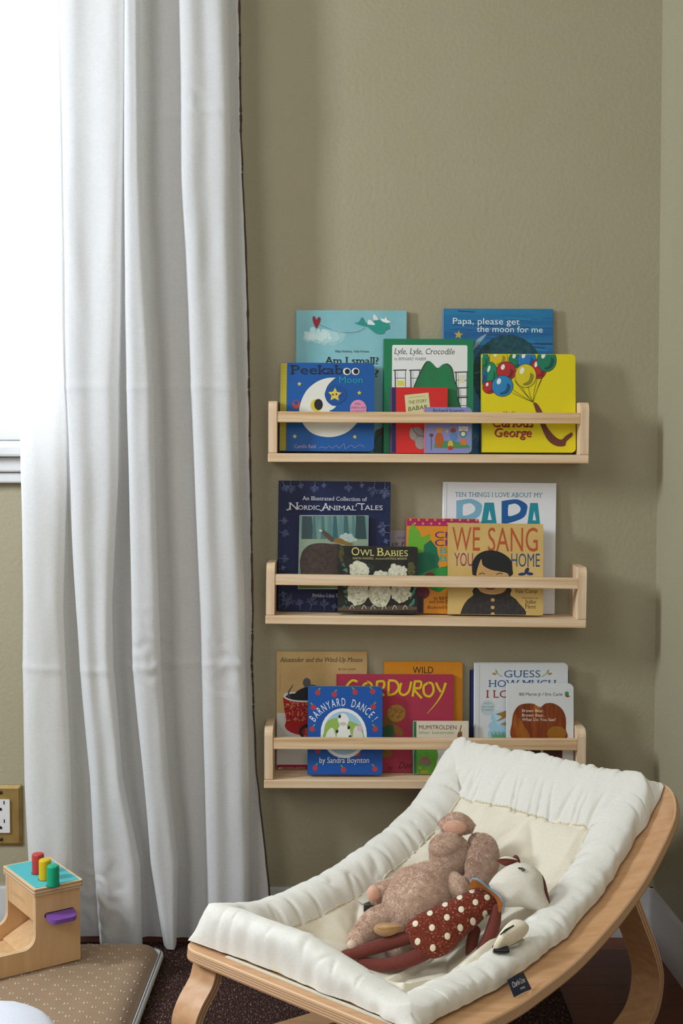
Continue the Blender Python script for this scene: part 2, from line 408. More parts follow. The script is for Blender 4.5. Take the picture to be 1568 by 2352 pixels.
# ------------------------------------------------------------------ book ledges
YS = -.085                                        # front of the ledges
SHELF = []
def ledge(xl, xr, ybl, ybr, ytl, ytr, postl, raill, railb, label):
    """photo measures of the front board: ends, bottom and top edge left/right, post top, rail top and bottom (at the left)"""
    A, B = aty(xl, ytl, YS), aty(xr, ytr, YS); A.y = B.y = 0
    roll = math.atan2(A.z - B.z, B.x - A.x); Wd = (B - A).length
    th = (ybl - ytl) / (F / (2.3 + YS)); s = (2.3 + YS) / F
    hp, r1, r0 = (ytl - postl) * s, (ytl - raill) * s, (ytl - railb) * s
    o = thing('book_ledge', label, 'shelf', 'wooden book ledges on the wall', (A.x, 0, A.z), (0, roll, 0))
    D = -YS
    bo = MB()
    cuts = [0, .055, .21, .34, .47, Wd] if Wd > .5 else [0, Wd]
    for k in range(len(cuts) - 1): pass
    bo.box((Wd / 2, -D / 2, -th / 2), (Wd, D, th), PINE, bev=.0012); bo.build('bottom_board', o)
    for sx in (0, 1):
        t = .0152; x0 = .0006 if sx == 0 else Wd - t - .0006
        poly = [(0, .0002), (D, .0002), (D, hp - .014)] + [(D - .014 + .014 * math.cos(q), hp - .014 + .014 * math.sin(q)) for q in (PI / 8, PI / 4, 3 * PI / 8)] + [(D - .014, hp), (0, hp)]
        p = MB(); p.prism(poly, lambda x, y, h: Vector((x0 + h, -x, y)), t, PINEV)
        p.build('end_post', o, bevel=.0016)
    ra = MB(); ra.box((Wd / 2, -D + .0075, (r0 + r1) / 2), (Wd - 2 * .0159, .0128, r1 - r0), PINEJ[len(SHELF) % 2], bev=.0012); ra.build('front_rail', o)
    SHELF.append((A.x, A.z, roll)); return o
ledge(615, 1352, 1061, 1065, 1041, 1044.5, 921, 945, 970, 'topmost of the three pale pine book ledges, below the bare wall')
ledge(609.5, 1346, 1433, 1443, 1413.5, 1423.5, 1293, 1318, 1343, 'middle of the three pine book ledges, between the other two')
ledge(606, 1345, 1811, 1814, 1791.5, 1794.5, 1670, 1694, 1720, 'lowest of the three pine book ledges, behind the baby bouncer')

# ------------------------------------------------------------------ printed covers
def ink(c):
    return mat('print_' + c, c, .45, .3)
PAPER = noisy('page_block', 'd8d2c2', 'c4bca8', (3, 900, 900), rough=.8)
BOARDP = noisy('board_pages', 'cfcabd', 'a9a294', (20, 20, 500), rough=.8)
_font = {}
def glyphs(txt, bold=0):
    """outline text -> (verts2d, tris) in units of the cap height, cached"""
    k = (txt, bold)
    if k in _font: return _font[k]
    cu = bpy.data.curves.new('lettering', 'FONT'); cu.body = txt; cu.resolution_u = 3; cu.offset = bold; cu.dimensions = '2D'
    cu.fill_mode = 'NONE'
    o = bpy.data.objects.new('lettering', cu); me = o.to_mesh()
    P0 = [Vector((v.co.x, v.co.y)) for v in me.vertices]; ED = [tuple(e.vertices) for e in me.edges]
    o.to_mesh_clear(); bpy.data.objects.remove(o); bpy.data.curves.remove(cu)
    # walk each outline in its own direction, then keep what the outlines wind round
    nb = {}
    for i, j in ED: nb.setdefault(i, []).append(j); nb.setdefault(j, []).append(i)
    seen, loops = set(), []
    for i in range(len(P0)):
        if i in seen or i not in nb: continue
        L_ = [i]; seen.add(i); nx = i + 1 if i + 1 in nb[i] else nb[i][0]
        while nx not in seen:
            L_.append(nx); seen.add(nx); c_ = [q for q in nb[nx] if q not in seen]
            if not c_: break
            nx = c_[0]
        loops.append([P0[q] for q in L_])
    pts, eds = [], []
    for L_ in loops:
        k0 = len(pts); pts += L_; eds += [(k0 + i, k0 + (i + 1) % len(L_)) for i in range(len(L_))]
    V, _, F_, _, _, _ = delaunay_2d_cdt(pts, eds, [], 0, 1e-5)
    bx = [(min(p.x for p in L_), max(p.x for p in L_), min(p.y for p in L_), max(p.y for p in L_)) for L_ in loops]
    T = []
    for f in F_:
        c = sum((V[i] for i in f), Vector((0, 0))) / len(f); wn = 0
        for L_, q in zip(loops, bx):
            if not (q[0] <= c.x <= q[1] and q[2] <= c.y <= q[3]): continue
            for i in range(len(L_)):
                a_, b_ = L_[i], L_[(i + 1) % len(L_)]
                if (a_.y <= c.y) != (b_.y <= c.y) and a_.x + (c.y - a_.y) / (b_.y - a_.y) * (b_.x - a_.x) > c.x: wn += 1 if b_.y > a_.y else -1
        if wn: T.append(tuple(f))
    V = [(v.x, v.y) for v in V]; ec = {}
    for p in T:
        for a_, b_ in zip(p, p[1:] + p[:1]): e = (min(a_, b_), max(a_, b_)); ec[e] = ec.get(e, 0) + 1
    E_ = [e for e, c in ec.items() if c == 1]
    _font[k] = (V, T, E_); return _font[k]
CAP = None
def cap_height():
    global CAP
    if CAP is None:
        V = glyphs('H')[0]; CAP = max(v[1] for v in V)
    return CAP
def clip(poly, r):
    x0, y0, x1, y1 = r
    for ax, lim, sg in ((0, x0, 1), (0, x1, -1), (1, y0, 1), (1, y1, -1)):
        out = []; n = len(poly)
        for i in range(n):
            a, b = poly[i], poly[(i + 1) % n]; da, db = sg * (a[ax] - lim), sg * (b[ax] - lim)
            if da >= 0: out.append(a)
            if (da >= 0) != (db >= 0):
                t = da / (da - db); out.append((a[0] + (b[0] - a[0]) * t, a[1] + (b[1] - a[1]) * t))
        poly = out
        if len(poly) < 3: return []
    return poly
class Print:
    """draws flat print on a cover; measures are taken on the photo and turned into the cover's own u, v"""
    def __init__(s, q, w, h, y, mb, inset=.0006, sides=None):
        s.bl, s.ax, s.ay = Vector(q[3]), Vector(q[2]) - Vector(q[3]), Vector(q[0]) - Vector(q[3])
        s.w, s.h, s.y, s.mb, s.k = w, h, y, mb, 0; s.r = (-w / 2 + inset, inset, w / 2 - inset, h - inset)
        s.det = s.ax.x * s.ay.y - s.ax.y * s.ay.x
    def uv(s, p):
        d = Vector((p[0], p[1])) - s.bl
        return ((d.x * s.ay.y - d.y * s.ay.x) / s.det * s.w - s.w / 2, (s.ax.x * d.y - s.ax.y * d.x) / s.det * s.h)
    def raw(s, poly, c, up=1):
        poly = clip(poly, s.r)
        if len(poly) < 3: return
        s.k += up; y = s.y - .00012 - s.k * .000007
        tri = tessellate_polygon([[Vector((p[0], p[1], 0)) for p in poly]])
        s.mb.add([(p[0], y, p[1]) for p in poly], tri, c if not isinstance(c, str) else ink(c))
    def poly(s, pts, c): s.raw([s.uv(p) for p in pts], c)
    def curve(s, pts, c, n=6): s.poly(cr(list(pts) + [pts[0]], n)[:-1], c)
    def rect(s, x0, y0, x1, y1, c, r=0): s.poly(rrect(x0, y0, x1, y1, r), c)
    def ell(s, cx, cy, rx, ry, c, rot=0, n=28, a0=0, a1=2 * PI):
        P = []
        for i in range(n if a1 - a0 > 6.2 else n + 1):
            q = a0 + (a1 - a0) * i / n; x, y = rx * math.cos(q), ry * math.sin(q); P.append((cx + x * math.cos(rot) - y * math.sin(rot), cy + x * math.sin(rot) + y * math.cos(rot)))
        s.poly(P, c)
    def star(s, cx, cy, r, c, k=.42, rot=0):
        s.poly([(cx + (r if i % 2 == 0 else r * k) * math.sin(PI * i / 5 + rot), cy - (r if i % 2 == 0 else r * k) * math.cos(PI * i / 5 + rot)) for i in range(10)], c)
    def line(s, pts, wd, c, n=5, taper=False):
        P = cr(pts, n) if len(pts) > 2 else list(pts); A, B = [], []
        for i, p in enumerate(P):
            a, b = P[max(i - 1, 0)], P[min(i + 1, len(P) - 1)]; dx, dy = b[0] - a[0], b[1] - a[1]; l = math.hypot(dx, dy) or 1
            q = wd / 2 * ((1 - i / (len(P) - 1)) * .9 + .1 if taper else 1); A.append((p[0] - dy / l * q, p[1] + dx / l * q)); B.append((p[0] + dy / l * q, p[1] - dx / l * q))
        s.k += 1
        for i in range(len(P) - 1): s.poly([A[i], A[i + 1], B[i + 1], B[i]], c); s.k -= 1
    def fuzz(s, cx, cy, rx, ry, c, n, sz, seed=1):
        """scribbled blobs of one colour scattered over an ellipse (clouds, down, foliage)"""
        R = random.Random(seed)
        for i in range(n):
            s.k -= .6
            q, d = R.random() * 2 * PI, R.random() ** .5
            x, y = cx + rx * d * math.cos(q), cy + ry * d * math.sin(q); r = sz * (.5 + R.random())
            s.ell(x, y, r, r * (.6 + .5 * R.random()), c, R.random() * 3, 9)
    def text(s, t, x0, x1, yb, cap, c, bold=0, it=0, serif=0, y1=None, dy=0):
        """fits the line of lettering between x0 and x1 on baseline yb, capitals cap high"""
        V, T, E = glyphs(t, bold); H = cap_height()
        mx, Mx = min(v[0] for v in V), max(v[0] for v in V); kx = (x1 - x0) / (Mx - mx); ky = cap / H
        sl = ((y1 - yb) / (x1 - x0)) if y1 is not None else 0
        def P(v):
            X = x0 + (v[0] - mx) * kx + v[1] * ky * it; return s.uv((X, yb - v[1] * ky + sl * (X - x0)))
        s.k += 1; y = s.y - .00012 - s.k * .000007; C = ink(c)
        vs = [P(v) for v in V]; r = s.r
        fs = [f for f in T if all(r[0] <= vs[i][0] <= r[2] and r[1] <= vs[i][1] <= r[3] for i in f)]
        s.mb.add([(v[0], y, v[1]) for v in vs], fs, C)
        if serif:
            XH = max(v[1] for v in glyphs('x')[0])
            for a, b in E:
                A, B = V[a], V[b]
                if abs(A[1] - B[1]) > .004: continue
                ln = abs(A[0] - B[0])
                if not (.03 < ln < .26): continue
                for lev, sg in ((0, 1), (H, -1), (XH, -1)):
                    if abs(A[1] - lev) < .03:
                        q0, q1 = min(A[0], B[0]) - .062 * serif, max(A[0], B[0]) + .062 * serif; th = .055 * sg * (1.3 if bold else .8)
                        PP = [P((q0, A[1])), P((q1, A[1])), P((q1, A[1] + th)), P((q0, A[1] + th))]
                        s.mb.add([(p[0], y, p[1]) for p in PP], [(0, 1, 2, 3)], C); break
    def arc(s, t, cx, cy, r, a0, a1, cap, c, bold=0, kx=1):
        """lettering round an arc, angles in degrees clockwise from up"""
        H = cap_height(); n = len(t); k = cap / H
        for i, ch in enumerate(t):
            if ch == ' ': continue
            V, T, E = glyphs(ch, bold); q = math.radians(a0 + (a1 - a0) * i / (n - 1)); mx = (min(v[0] for v in V) + max(v[0] for v in V)) / 2
            s.k += 1; y = s.y - .00012 - s.k * .000007; vs = []
            for v in V:
                X, Y = (v[0] - mx) * k * kx, v[1] * k + r
                p = s.uv((cx + X * math.cos(q) + Y * math.sin(q), cy + X * math.sin(q) - Y * math.cos(q))); vs.append((p[0], y, p[1]))
            s.mb.add(vs, T, ink(c))

def book(name, q, shelf, yb, yt, t, cover, label, cat='book', board=False, rad=None, spine=None, art=None, group='', back=None, soft=False):
    """q: photo corners of the front cover (TL, TR, BR, BL); yb, yt: distance of the book's back from the wall at its foot and head; t: thickness"""
    ax, az, roll = SHELF[shelf]
    B0, B1 = aty(q[3][0], q[3][1], -yb - t), aty(q[2][0], q[2][1], -yb - t)
    wd = math.hypot(B1.x - B0.x, B1.z - B0.z)
    T0, T1 = aty(q[0][0], q[0][1], -yt - t), aty(q[1][0], q[1][1], -yt - t)
    cx = (B0.x + B1.x) / 2; zs = az - math.sin(roll) * (cx - ax) / math.cos(roll) + .0004
    ht = ((T0.z + T1.z) / 2 - zs); ht = math.hypot(ht, yb - yt); tilt = math.asin((yb - yt) / ht)
    o = thing(name, label, cat, group)
    # resting on the lower edge of its back when it leans: raise it by the drop of the front edge
    o.location = (cx, -yb, zs + math.sin(tilt) * t + .0002); o.rotation_euler = (-tilt, roll, 0)
    cm = ink(cover); sm = ink(spine) if spine else cm; h2 = wd / 2
    ct = .0011 if soft else (.0016 if board else .0024)
    if rad is None: rad = (0, 0, 0, 0)
    elif not isinstance(rad, tuple): rad = (0, rad, rad, 0)
    P = rrect(-h2, 0, h2, ht, rad, 6)
    m = MB(); m.prism(P, lambda x, y, h: Vector((x, -t + h, y)), ct, cm)
    pr = Print(q, wd, ht, -t, m)
    if art: art(pr)
    m.build('front_cover', o)
    m = MB(); m.prism(P, lambda x, y, h: Vector((x, -h, y)), ct, ink(back) if back else cm); m.build('back_cover', o)
    ins = .0012 if board or soft else .0035
    m = MB(); m.prism(rrect(-h2 + ct + .0004, ins, h2 - ins, ht - ins, tuple(max(0, r - ins) for r in rad) if isinstance(rad, tuple) else 0, 5), lambda x, y, h: Vector((x, -t + ct + .0002 + h, y)), t - 2 * ct - .0004, BOARDP if board else PAPER); m.build('page_block', o)
    m = MB(); n = 8
    m.prism([(-h2 - (.0005 if soft or board else .0018) * math.sin(PI * i / n), -t + ct + .0001 + (t - 2 * ct - .0002) * i / n) for i in range(n + 1)][::-1] + [(-h2 + ct, -t + ct + .0001), (-h2 + ct, -ct - .0001)], lambda x, y, h: Vector((x, y, h)), ht, sm); m.build('spine', o)
    return o
G1, G2, G3 = "children's books on the top ledge", "children's books on the middle ledge", "children's books on the lowest ledge"

# ---- top ledge
def art(p):
    p.rect(670, 705, 940, 1045, noisy('print_pale_sky', '8fc2c8', '7cb5bf', (9, 9, 9), rough=.45))
    p.fuzz(742, 774, 46, 13, '9cc7cb', 90, 7, 3); p.fuzz(738, 773, 38, 11, 'abd0d2', 80, 5, 6); p.fuzz(726, 768, 28, 12, 'bad8d8', 60, 4.5, 4); p.fuzz(735, 774, 26, 9, 'c6dedc', 40, 3, 7)
    p.curve([(726, 756), (719, 742), (717, 730), (721, 727), (726, 735), (730, 729), (735, 731), (733, 742)], '8e2431')
    p.line([(733, 746), (760, 757), (790, 764), (820, 762), (838, 752)], .8, '4f7f86')
    p.curve([(811, 741), (822, 740), (831, 729), (838, 740), (850, 746), (842, 750), (826, 747)], '2a8f84')
    p.curve([(838, 746), (850, 740), (862, 736), (880, 736), (892, 744), (893, 755), (885, 758), (880, 766), (866, 767), (852, 758)], '2a9286')
    p.curve([(843, 745), (845, 735), (853, 737), (860, 746)], 'dfe5e2'); p.curve([(857, 735), (856, 724), (861, 723), (868, 734)], 'd5dcdb')
    p.poly([(873, 731), (882, 733), (885, 727), (889, 735), (898, 739), (888, 742), (876, 738)], 'e9ebe8'); p.ell(886, 753, 1.4, 1.4, 'b04a4a')
    p.text('Philipp Winterberg   Nadja Wichmann', 769, 847, 809, 4.6, '26353a', .012, 0, .6)
    p.text('Am I small?', 746, 868, 836, 16, '14181b', .034, 0, 1)
    p.text('?', 860, 869, 865, 16, '14181b', .022)
    p.curve([(861, 990), (872, 985), (883, 1000), (884, 1045), (858, 1045)], '2f5a4a'); p.ell(878, 990, 7, 9, '7c2630', .2)
    p.line([(858, 1020), (868, 1000), (876, 994)], 2, '27322b')
book('picture_book', [(680, 713), (932, 715), (932, 1040), (679, 1040)], 0, .0105, .0008, .0085, '84b9c2', 'tall pale blue book with a red heart and green whale on the top ledge', art=art, group=G1, spine='6fa5b0')
def art(p):
    sky = noisy('print_painted_night', '0f5a92', '1a77a4', (4, 60, 60), detail=6, rough=.4)
    p.rect(1010, 700, 1280, 1045, sky)
    R = random.Random(5)
    for i in range(46):
        y = 712 + R.random() * 120; x = 1020 + R.random() * 230; l = 20 + R.random() * 70
        p.line([(x, y), (x + l / 2, y - 2 + 5 * R.random()), (x + l, y + 4 * R.random())], .8 + 2 * R.random(), R.choice(['1d3f78', '16639c', '2b86ad', '28386f', '0e4f86']))
    p.ell(1165, 860, 82, 92, noisy('print_dark_moon', '23555f', '173c46', (120, 120, 120), detail=6, rough=.5))
    p.curve([(1085, 800), (1092, 782), (1106, 771), (1115, 768), (1098, 790), (1086, 803)], '8ea7b4')
    p.star(1051, 769, 11, 'c4a93c', .42, .1)
    p.text('Papa, please get', 1038, 1191, 744, 14, 'e6ebec', .016, y1=745); p.text('the moon for me', 1093, 1244, 762, 13.5, 'e6ebec', .016, y1=763)
    p.line([(1088, 858), (1096, 855), (1104, 855)], 1.2, '6f8c95')
    p.line([(1086, 1010), (1092, 1000), (1098, 1012), (1090, 1016)], 1.2, '8b9a9d')
book('picture_book', [(1017, 709), (1269, 712), (1268, 1042), (1017, 1042)], 0, .0105, .0008, .0085, '1b5c94', 'tall deep blue book with white lettering and a yellow star, top ledge', art=art, group=G1, spine='1f6d95')
def art(p):
    p.rect(899, 794, 1072, 1050, 'e3e4e0', 4)
    p.text('Lyle, Lyle, Crocodile', 904, 1042, 815, 13, '34373a', -.004, .2, .7); p.text('by BERNARD WABER', 904, 977, 829, 6.5, '4c4f52', 0, .2, .6)
    for x0, x1, y0 in ((906, 930, 852), (942, 962, 852), (1046, 1071, 856), (1052, 1071, 892), (1048, 1071, 914)):
        p.line([(x0 - 4, y0), (x1 + 3, y0 - 1)], 2.6, '2d333a'); p.line([(x0, y0), (x0 + 1, y0 + 40)], 2.6, '3b424a'); p.line([(x1, y0), (x1, y0 + 38)], 1.6, '3b424a'); p.line([(x0, y0 + 18), (x1, y0 + 18)], 1.4, '3b424a')
        p.line([(x0 + 5, y0 + 3), (x0 + 6, y0 + 36)], 1, '8b9298')
    p.rect(911, 876, 926, 887, 'd9d23a'); p.rect(1053, 862, 1066, 880, 'd8d6b8')
    P = [(935, 960), (944, 910), (958, 872), (975, 838), (985, 832), (994, 838), (1002, 848), (1014, 840), (1026, 838), (1037, 850), (1042, 876), (1048, 890), (1049, 915), (1056, 935), (1060, 970)]
    p.curve([(x + (1.3 if x > 1000 else -1.5), y - 1.5) for x, y in P], '15241c'); p.curve(P, noisy('print_green_paint', '1f7f4a', '2d6a45', (40, 40, 12), rough=.5))
book('picture_book', [(881, 780), (1084, 780), (1086, 1041), (881, 1041)], 0, .0265, .0165, .0105, '16784f', 'green-bordered book with a white panel and green rounded shape on the top ledge', art=art, group=G1, spine='0f6a45')
def art(p):
    y = 'c9b93a'
    p.poly([(645, 836), (661, 836), (656, 1036), (641, 1036)], y)
    for i in range(4): p.line([(647.5 + i * 4, 838), (643.5 + i * 4, 1034)], .7, '8f8a2c')
    for i in range(49): p.line([(642, 840 + i * 4), (660, 840 + i * 4)], .6, '8f8a2c')
    p.text('Peekab', 671, 790, 863, 20, '23262e', .042, 0, 1)
    for x in (799, 819): p.ell(x, 857, 9, 8, 'e9e7e0'); p.ell(x + 1, 857, 6, 6, '1d1d22')
    p.text('Moon', 781, 835, 883, 14.5, '1f9ca8', .004)
    M = [(773, 871), (752, 872), (728, 881), (706, 899), (692, 925), (688, 950), (697, 975), (717, 995), (745, 1003), (772, 1002), (797, 993), (815, 978), (826, 962), (800, 957), (770, 951), (757, 944), (763, 943), (773, 935), (763, 933), (751, 922), (748, 908), (752, 893), (760, 882)]
    p.curve(M, 'dedcd2', 4)
    p.ell(728, 933, 14, 14, 'd5bd3f'); p.ell(732.5, 931, 10, 12.5, '1d2028')
    p.ell(772, 909, 25, 21, '174d90')
    p.star(770.5, 909, 16, 'd9c24e', .5, .05); p.ell(766, 909, 2, 2.2, '22242b'); p.ell(774, 908, 2, 2.2, '22242b')
    for x, yy in ((689, 885), (827, 905), (677, 1002), (815, 1003)): p.star(x, yy, 5.5, 'd9c24e', .45)
    p.ell(824, 940, 19, 19.5, 'd68cae')
    p.text('With', 816, 829, 932, 5, '303b56', .004); p.text('sliders and', 807, 840, 940, 5, '303b56', .004); p.text('a mirror!', 810, 838, 948, 5, '303b56', .004)
    p.ell(681, 931, 9, 10, 'a8463c'); p.ell(681, 927, 5, 5, '1b4f92')
    p.text('Camilla Reid', 676, 725, 1028, 8, 'b79ac0', .003)
    p.line([(733, 1028), (740, 1025), (748, 1028), (756, 1024), (764, 1028), (772, 1022), (780, 1028), (790, 1018), (793, 1029), (806, 1022), (815, 1027), (826, 1021), (838, 1026)], 1, '8f8fc0')
book('board_book', [(645, 837), (859, 840), (859, 1035), (641, 1034)], 0, .0455, .0205, .0125, '16559b', 'blue board book with a white crescent moon and yellow checked spine, top ledge', board=True, rad=.008, art=art, group=G1, spine='c9b93a')
def art(p):
    p.rect(895, 885, 909, 1050, '23235a')
    p.poly([(929, 908), (984, 902), (988, 940), (985, 960), (934, 966)], 'd4cf9a')
    p.line([(938, 914), (976, 910)], .8, '8a865e'); p.text('THE STORY', 938, 980, 929, 7.5, '2c2b22', .01, y1=924); p.text('OF', 954, 960, 934, 3, '2c2b22'); p.text('BABAR', 938, 982, 945, 9.5, '2c2b22', .012, y1=939)
    p.ell(958, 998, 15, 17, '8d8683'); p.ell(966, 1018, 13, 14, '98918c'); p.ell(948, 996, 8, 14, '9d9690'); p.line([(946, 975), (950, 988), (960, 1000), (974, 1002)], 1.8, '5c3a38')
book('picture_book', [(899, 890), (1027, 892), (1027, 1041), (898, 1041)], 0, .0415, .034, .007, 'cf2620', 'red book with a navy spine and small cream title panel, top ledge', art=art, group=G1, spine='23235a')
def art(p):
    p.rect(970, 930, 977, 1050, 'c9746e')
    p.text("Richard Scarry's", 994, 1065, 949, 8, '2a2f52', .006, 0, .8)
    p.curve([(996, 1030), (1000, 1018), (1020, 1014), (1050, 1016), (1072, 1022), (1073, 1030)], '4b8a5a')
    p.rect(1053, 981, 1074, 991, 'd8d4cf'); p.line([(1056, 988), (1060, 984), (1065, 988), (1071, 984)], 1, 'a03c3c')
    p.ell(1063, 998, 8, 8, '3f7d5a'); p.ell(1063, 998, 5, 5, 'd9d9cf')
    p.rect(1057, 1009, 1070, 1023, 'd07a2c'); p.ell(1008, 1012, 10, 17, 'b55a26'); p.ell(1008, 990, 8, 6, 'cf8a3c'); p.ell(1041, 1002, 9, 13, '5a7fae'); p.ell(1040, 990, 7, 5, '8a3c32'); p.ell(1034, 1022, 6, 9, 'd2b23a'); p.ell(1034, 1030, 6, 5, 'b8382e')
    p.line([(990, 1035), (990, 1000)], 1.4, '34564e'); p.ell(990, 1001, 5, 4, '7c4038'); p.ell(1026, 992, 2.5, 4, 'd0a640', .4)
book('board_book', [(974, 937), (1083, 937), (1083, 1042), (974, 1042)], 0, .0505, .0465, .0115, '8688bd', 'small lavender board book with little colourful drawings, front of the top ledge', board=True, rad=.008, art=art, group=G1, spine='c9746e')
def art(p):
    def ball(x, y, rx, ry, c, d, hx=-.35, hy=-.45):
        p.ell(x, y, rx + 1, ry + 1, '1a1f22'); p.ell(x, y, rx, ry, c)
        p.curve([(x + rx * .45, y - ry * .3), (x + rx * .8, y), (x + rx * .55, y + ry * .65), (x, y + ry * .85), (x - rx * .25, y + ry * .7), (x + rx * .3, y + ry * .4)], d)
        p.ell(x + rx * hx, y + ry * hy, rx * .2, ry * .3, 'e4e6e0', .3)
    ball(1106, 832, 13, 18, '177c59', '105a42'); ball(1141, 826, 21, 20, 'd2b91c', '97861a'); ball(1183, 830, 18, 18, '15764f', '0f5a40')
    ball(1206, 830, 21, 22, '2374b4', '1a4f80'); ball(1234, 850, 18, 22, 'b52a26', '7d1f1f'); ball(1252, 831, 22, 25, '15785a', '0f4f3e')
    ball(1124, 862, 14, 26, '14855c', '0f5f45'); ball(1102, 868, 13, 18, '1f5c9c', '17406c'); ball(1121, 892, 15, 14, 'b02a2a', '7d1f1f'); ball(1159, 856, 22, 21, 'b02a2a', '701d1d')
    ball(1151, 889, 24, 23, '2580b8', '1b4d74'); ball(1204, 866, 24, 26, 'd3bf1f', '86801e')
    for x, y in ((1176, 898), (1174, 904), (1178, 876), (1194, 889), (1210, 889), (1231, 873), (1245, 865), (1248, 855)): p.line([(x, y), ((x + 1222) / 2 - 2, (y + 925) / 2), (1222, 925)], .9, '3a3410')
    p.text('My First', 1154, 1196, 954, 8, 'b3261f', .02, .05, .8)
    for dx, c in ((1.2, '4b1414'), (0, 'b3261f')):
        p.text('Curious', 1128 + dx, 1222 + dx, 980 + dx, 21, c, .036, .15, .8); p.text('George', 1133 + dx, 1218 + dx, 1002 + dx, 19, c, .036, .15, .8)
    p.curve([(1222, 926), (1231, 928), (1244, 948), (1252, 975), (1272, 1000), (1288, 1008), (1298, 1000), (1312, 992), (1313, 1000), (1300, 1012), (1296, 1022), (1276, 1022), (1256, 1008), (1240, 975)], '6a3527')
book('board_book', [(1102, 817), (1312, 818), (1322, 1037), (1106, 1037)], 0, .038, .0205, .0165, 'dccb06', 'bright yellow board book with a bunch of painted balloons, right end of the top ledge', board=True, rad=.008, art=art, group=G1, spine='cbbb10')

# ---- middle ledge
FROST = '6f7aa3'
def twig(p, x, y, a, l, d, R, c):
    x1, y1 = x + l * math.cos(a), y + l * math.sin(a); p.line([(x, y), (x1, y1)], .5 + d * .18, c)
    if d:
        for k in (-1, 1, 0): twig(p, x + (x1 - x) * (.6 + .3 * (k == 0)), y + (y1 - y) * (.6 + .3 * (k == 0)), a + k * (.5 + .3 * R.random()), l * .6, d - 1, R, c)
def art(p):
    R = random.Random(3)
    p.rect(630, 1100, 905, 1420, noisy('print_dusk_blue', '212a52', '1c2345', (8, 8, 8), rough=.5))
    for x, y, a, l in ((650, 1106, 1.2, 14), (668, 1104, 1.5, 16), (690, 1105, 1.4, 10), (725, 1107, 1.7, 14), (745, 1107, 1.6, 8), (800, 1108, 1.5, 13), (830, 1108, 1.4, 8), (862, 1110, 1.8, 18), (885, 1111, 1.6, 20), (893, 1120, 2, 16),
                       (640, 1196, .1, 12), (640, 1222, .3, 14), (640, 1284, .1, 13), (640, 1310, -.3, 9), (895, 1210, 3, 15), (895, 1228, 3.3, 14), (895, 1245, 2.9, 8), (640, 1398, -.6, 18), (655, 1402, -1.2, 20), (690, 1404, -1.7, 14), (712, 1405, -1.3, 18), (745, 1407, -1.6, 15), (765, 1407, -1.3, 9), (640, 1370, -.2, 10)):
        twig(p, x, y, a, l, 3, R, FROST)
    p.text('An Illustrated Collection of', 696, 843, 1150, 9, 'd5d6dd', .012, 0, .8, y1=1154)
    p.text('ORDIC', 686, 735, 1172, 10, 'd9dae0', .016, 0, .9, y1=1173); p.text('NIMAL', 757, 818, 1174, 10.5, 'd9dae0', .016, 0, .9, y1=1175); p.text('ALES', 838, 879, 1174, 10.5, 'd9dae0', .016, 0, .9, y1=1175)
    p.text('N', 666, 685, 1172, 17, 'd9dae0', .016, 0, .9); p.text('A', 741, 757, 1174, 16, 'd9dae0', .016, 0, .9); p.text('T', 825, 838, 1174, 15, 'd9dae0', .016, 0, .9)
    p.line([(659, 1170), (662, 1173), (666, 1168), (669, 1156)], 1.8, 'd9dae0'); p.line([(735, 1173), (740, 1175), (745, 1166), (751, 1158)], 1.8, 'd9dae0'); p.line([(818, 1166), (820, 1160), (827, 1159)], 1.8, 'd9dae0')
    p.poly([(689, 1184.5), (846.5, 1187), (845, 1358), (684.5, 1356)], 'aab3b2')
    p.poly([(690, 1186), (845.5, 1188.5), (844, 1356.5), (686, 1354.5)], noisy('print_forest_mist', '7d9c93', '5f8580', (60, 60, 14), rough=.6))
    for x, wd, c in ((706, 22, '3c4f50'), (722, 5, '4f6e70'), (742, 6, '4f7274'), (758, 5, '5b8284'), (770, 7, '3d6468'), (782, 4, '5f8a8c'), (795, 8, '416668'), (812, 5, '57807f'), (828, 20, '34494b')): p.poly([(x - wd / 2, 1187), (x + wd / 2, 1188), (x + wd / 2 + 4, 1245), (x - wd / 2 - 2, 1245)], c)
    p.poly([(688, 1240), (845, 1242), (844, 1300), (687, 1300)], '8fa08a'); p.fuzz(800, 1240, 18, 8, 'b3c3bb', 20, 5, 8); p.poly([(686, 1325), (844, 1326), (843.5, 1356), (686, 1354)], '5c6a35')
    p.curve([(689, 1290), (696, 1268), (712, 1254), (735, 1250), (760, 1252), (785, 1256), (800, 1290), (790, 1325), (700, 1326), (691, 1315)], noisy('print_brown_fur', '54463f', '453a37', (200, 200, 200), rough=.8))
    p.line([(726, 1274), (742, 1278), (752, 1292), (748, 1312)], 2, '38302e')
    p.curve([(766, 1248), (770, 1240), (782, 1239), (794, 1246), (812, 1252), (800, 1256)], '8c6a32'); p.curve([(768, 1242), (760, 1232), (745, 1221), (735, 1220), (740, 1226), (752, 1240), (764, 1248)], '5a4a40'); p.ell(737, 1221, 4, 2.4, 'c9d0cb', .4)
    p.text('Pirkko-Liisa S', 718, 776, 1375, 8, 'c3c5d2', .004, 0, .7, y1=1376)
    p.line([(649, 1106), (645, 1405)], .9, '151b38')
book('picture_book', [(643, 1104), (898, 1109), (893, 1413), (638, 1407)], 1, .0165, .009, .0115, '212a52', 'tall navy book with frosty twigs and a framed forest picture, left of the middle ledge', art=art, group=G2, spine='1b2344')
def art(p):
    p.text('BAB', 911, 928, 1239, 5, '6c6266', .004, 0, .7); p.text('ck F', 897, 926, 1255, 9, '2e2a2c', .004, .2, .8)
book('picture_book', [(850, 1218), (960, 1219), (960, 1412), (850, 1411)], 1, .0065, .0015, .005, 'a99da3', 'dusty lilac book whose edge shows beside the tall navy book', art=art, group=G2)
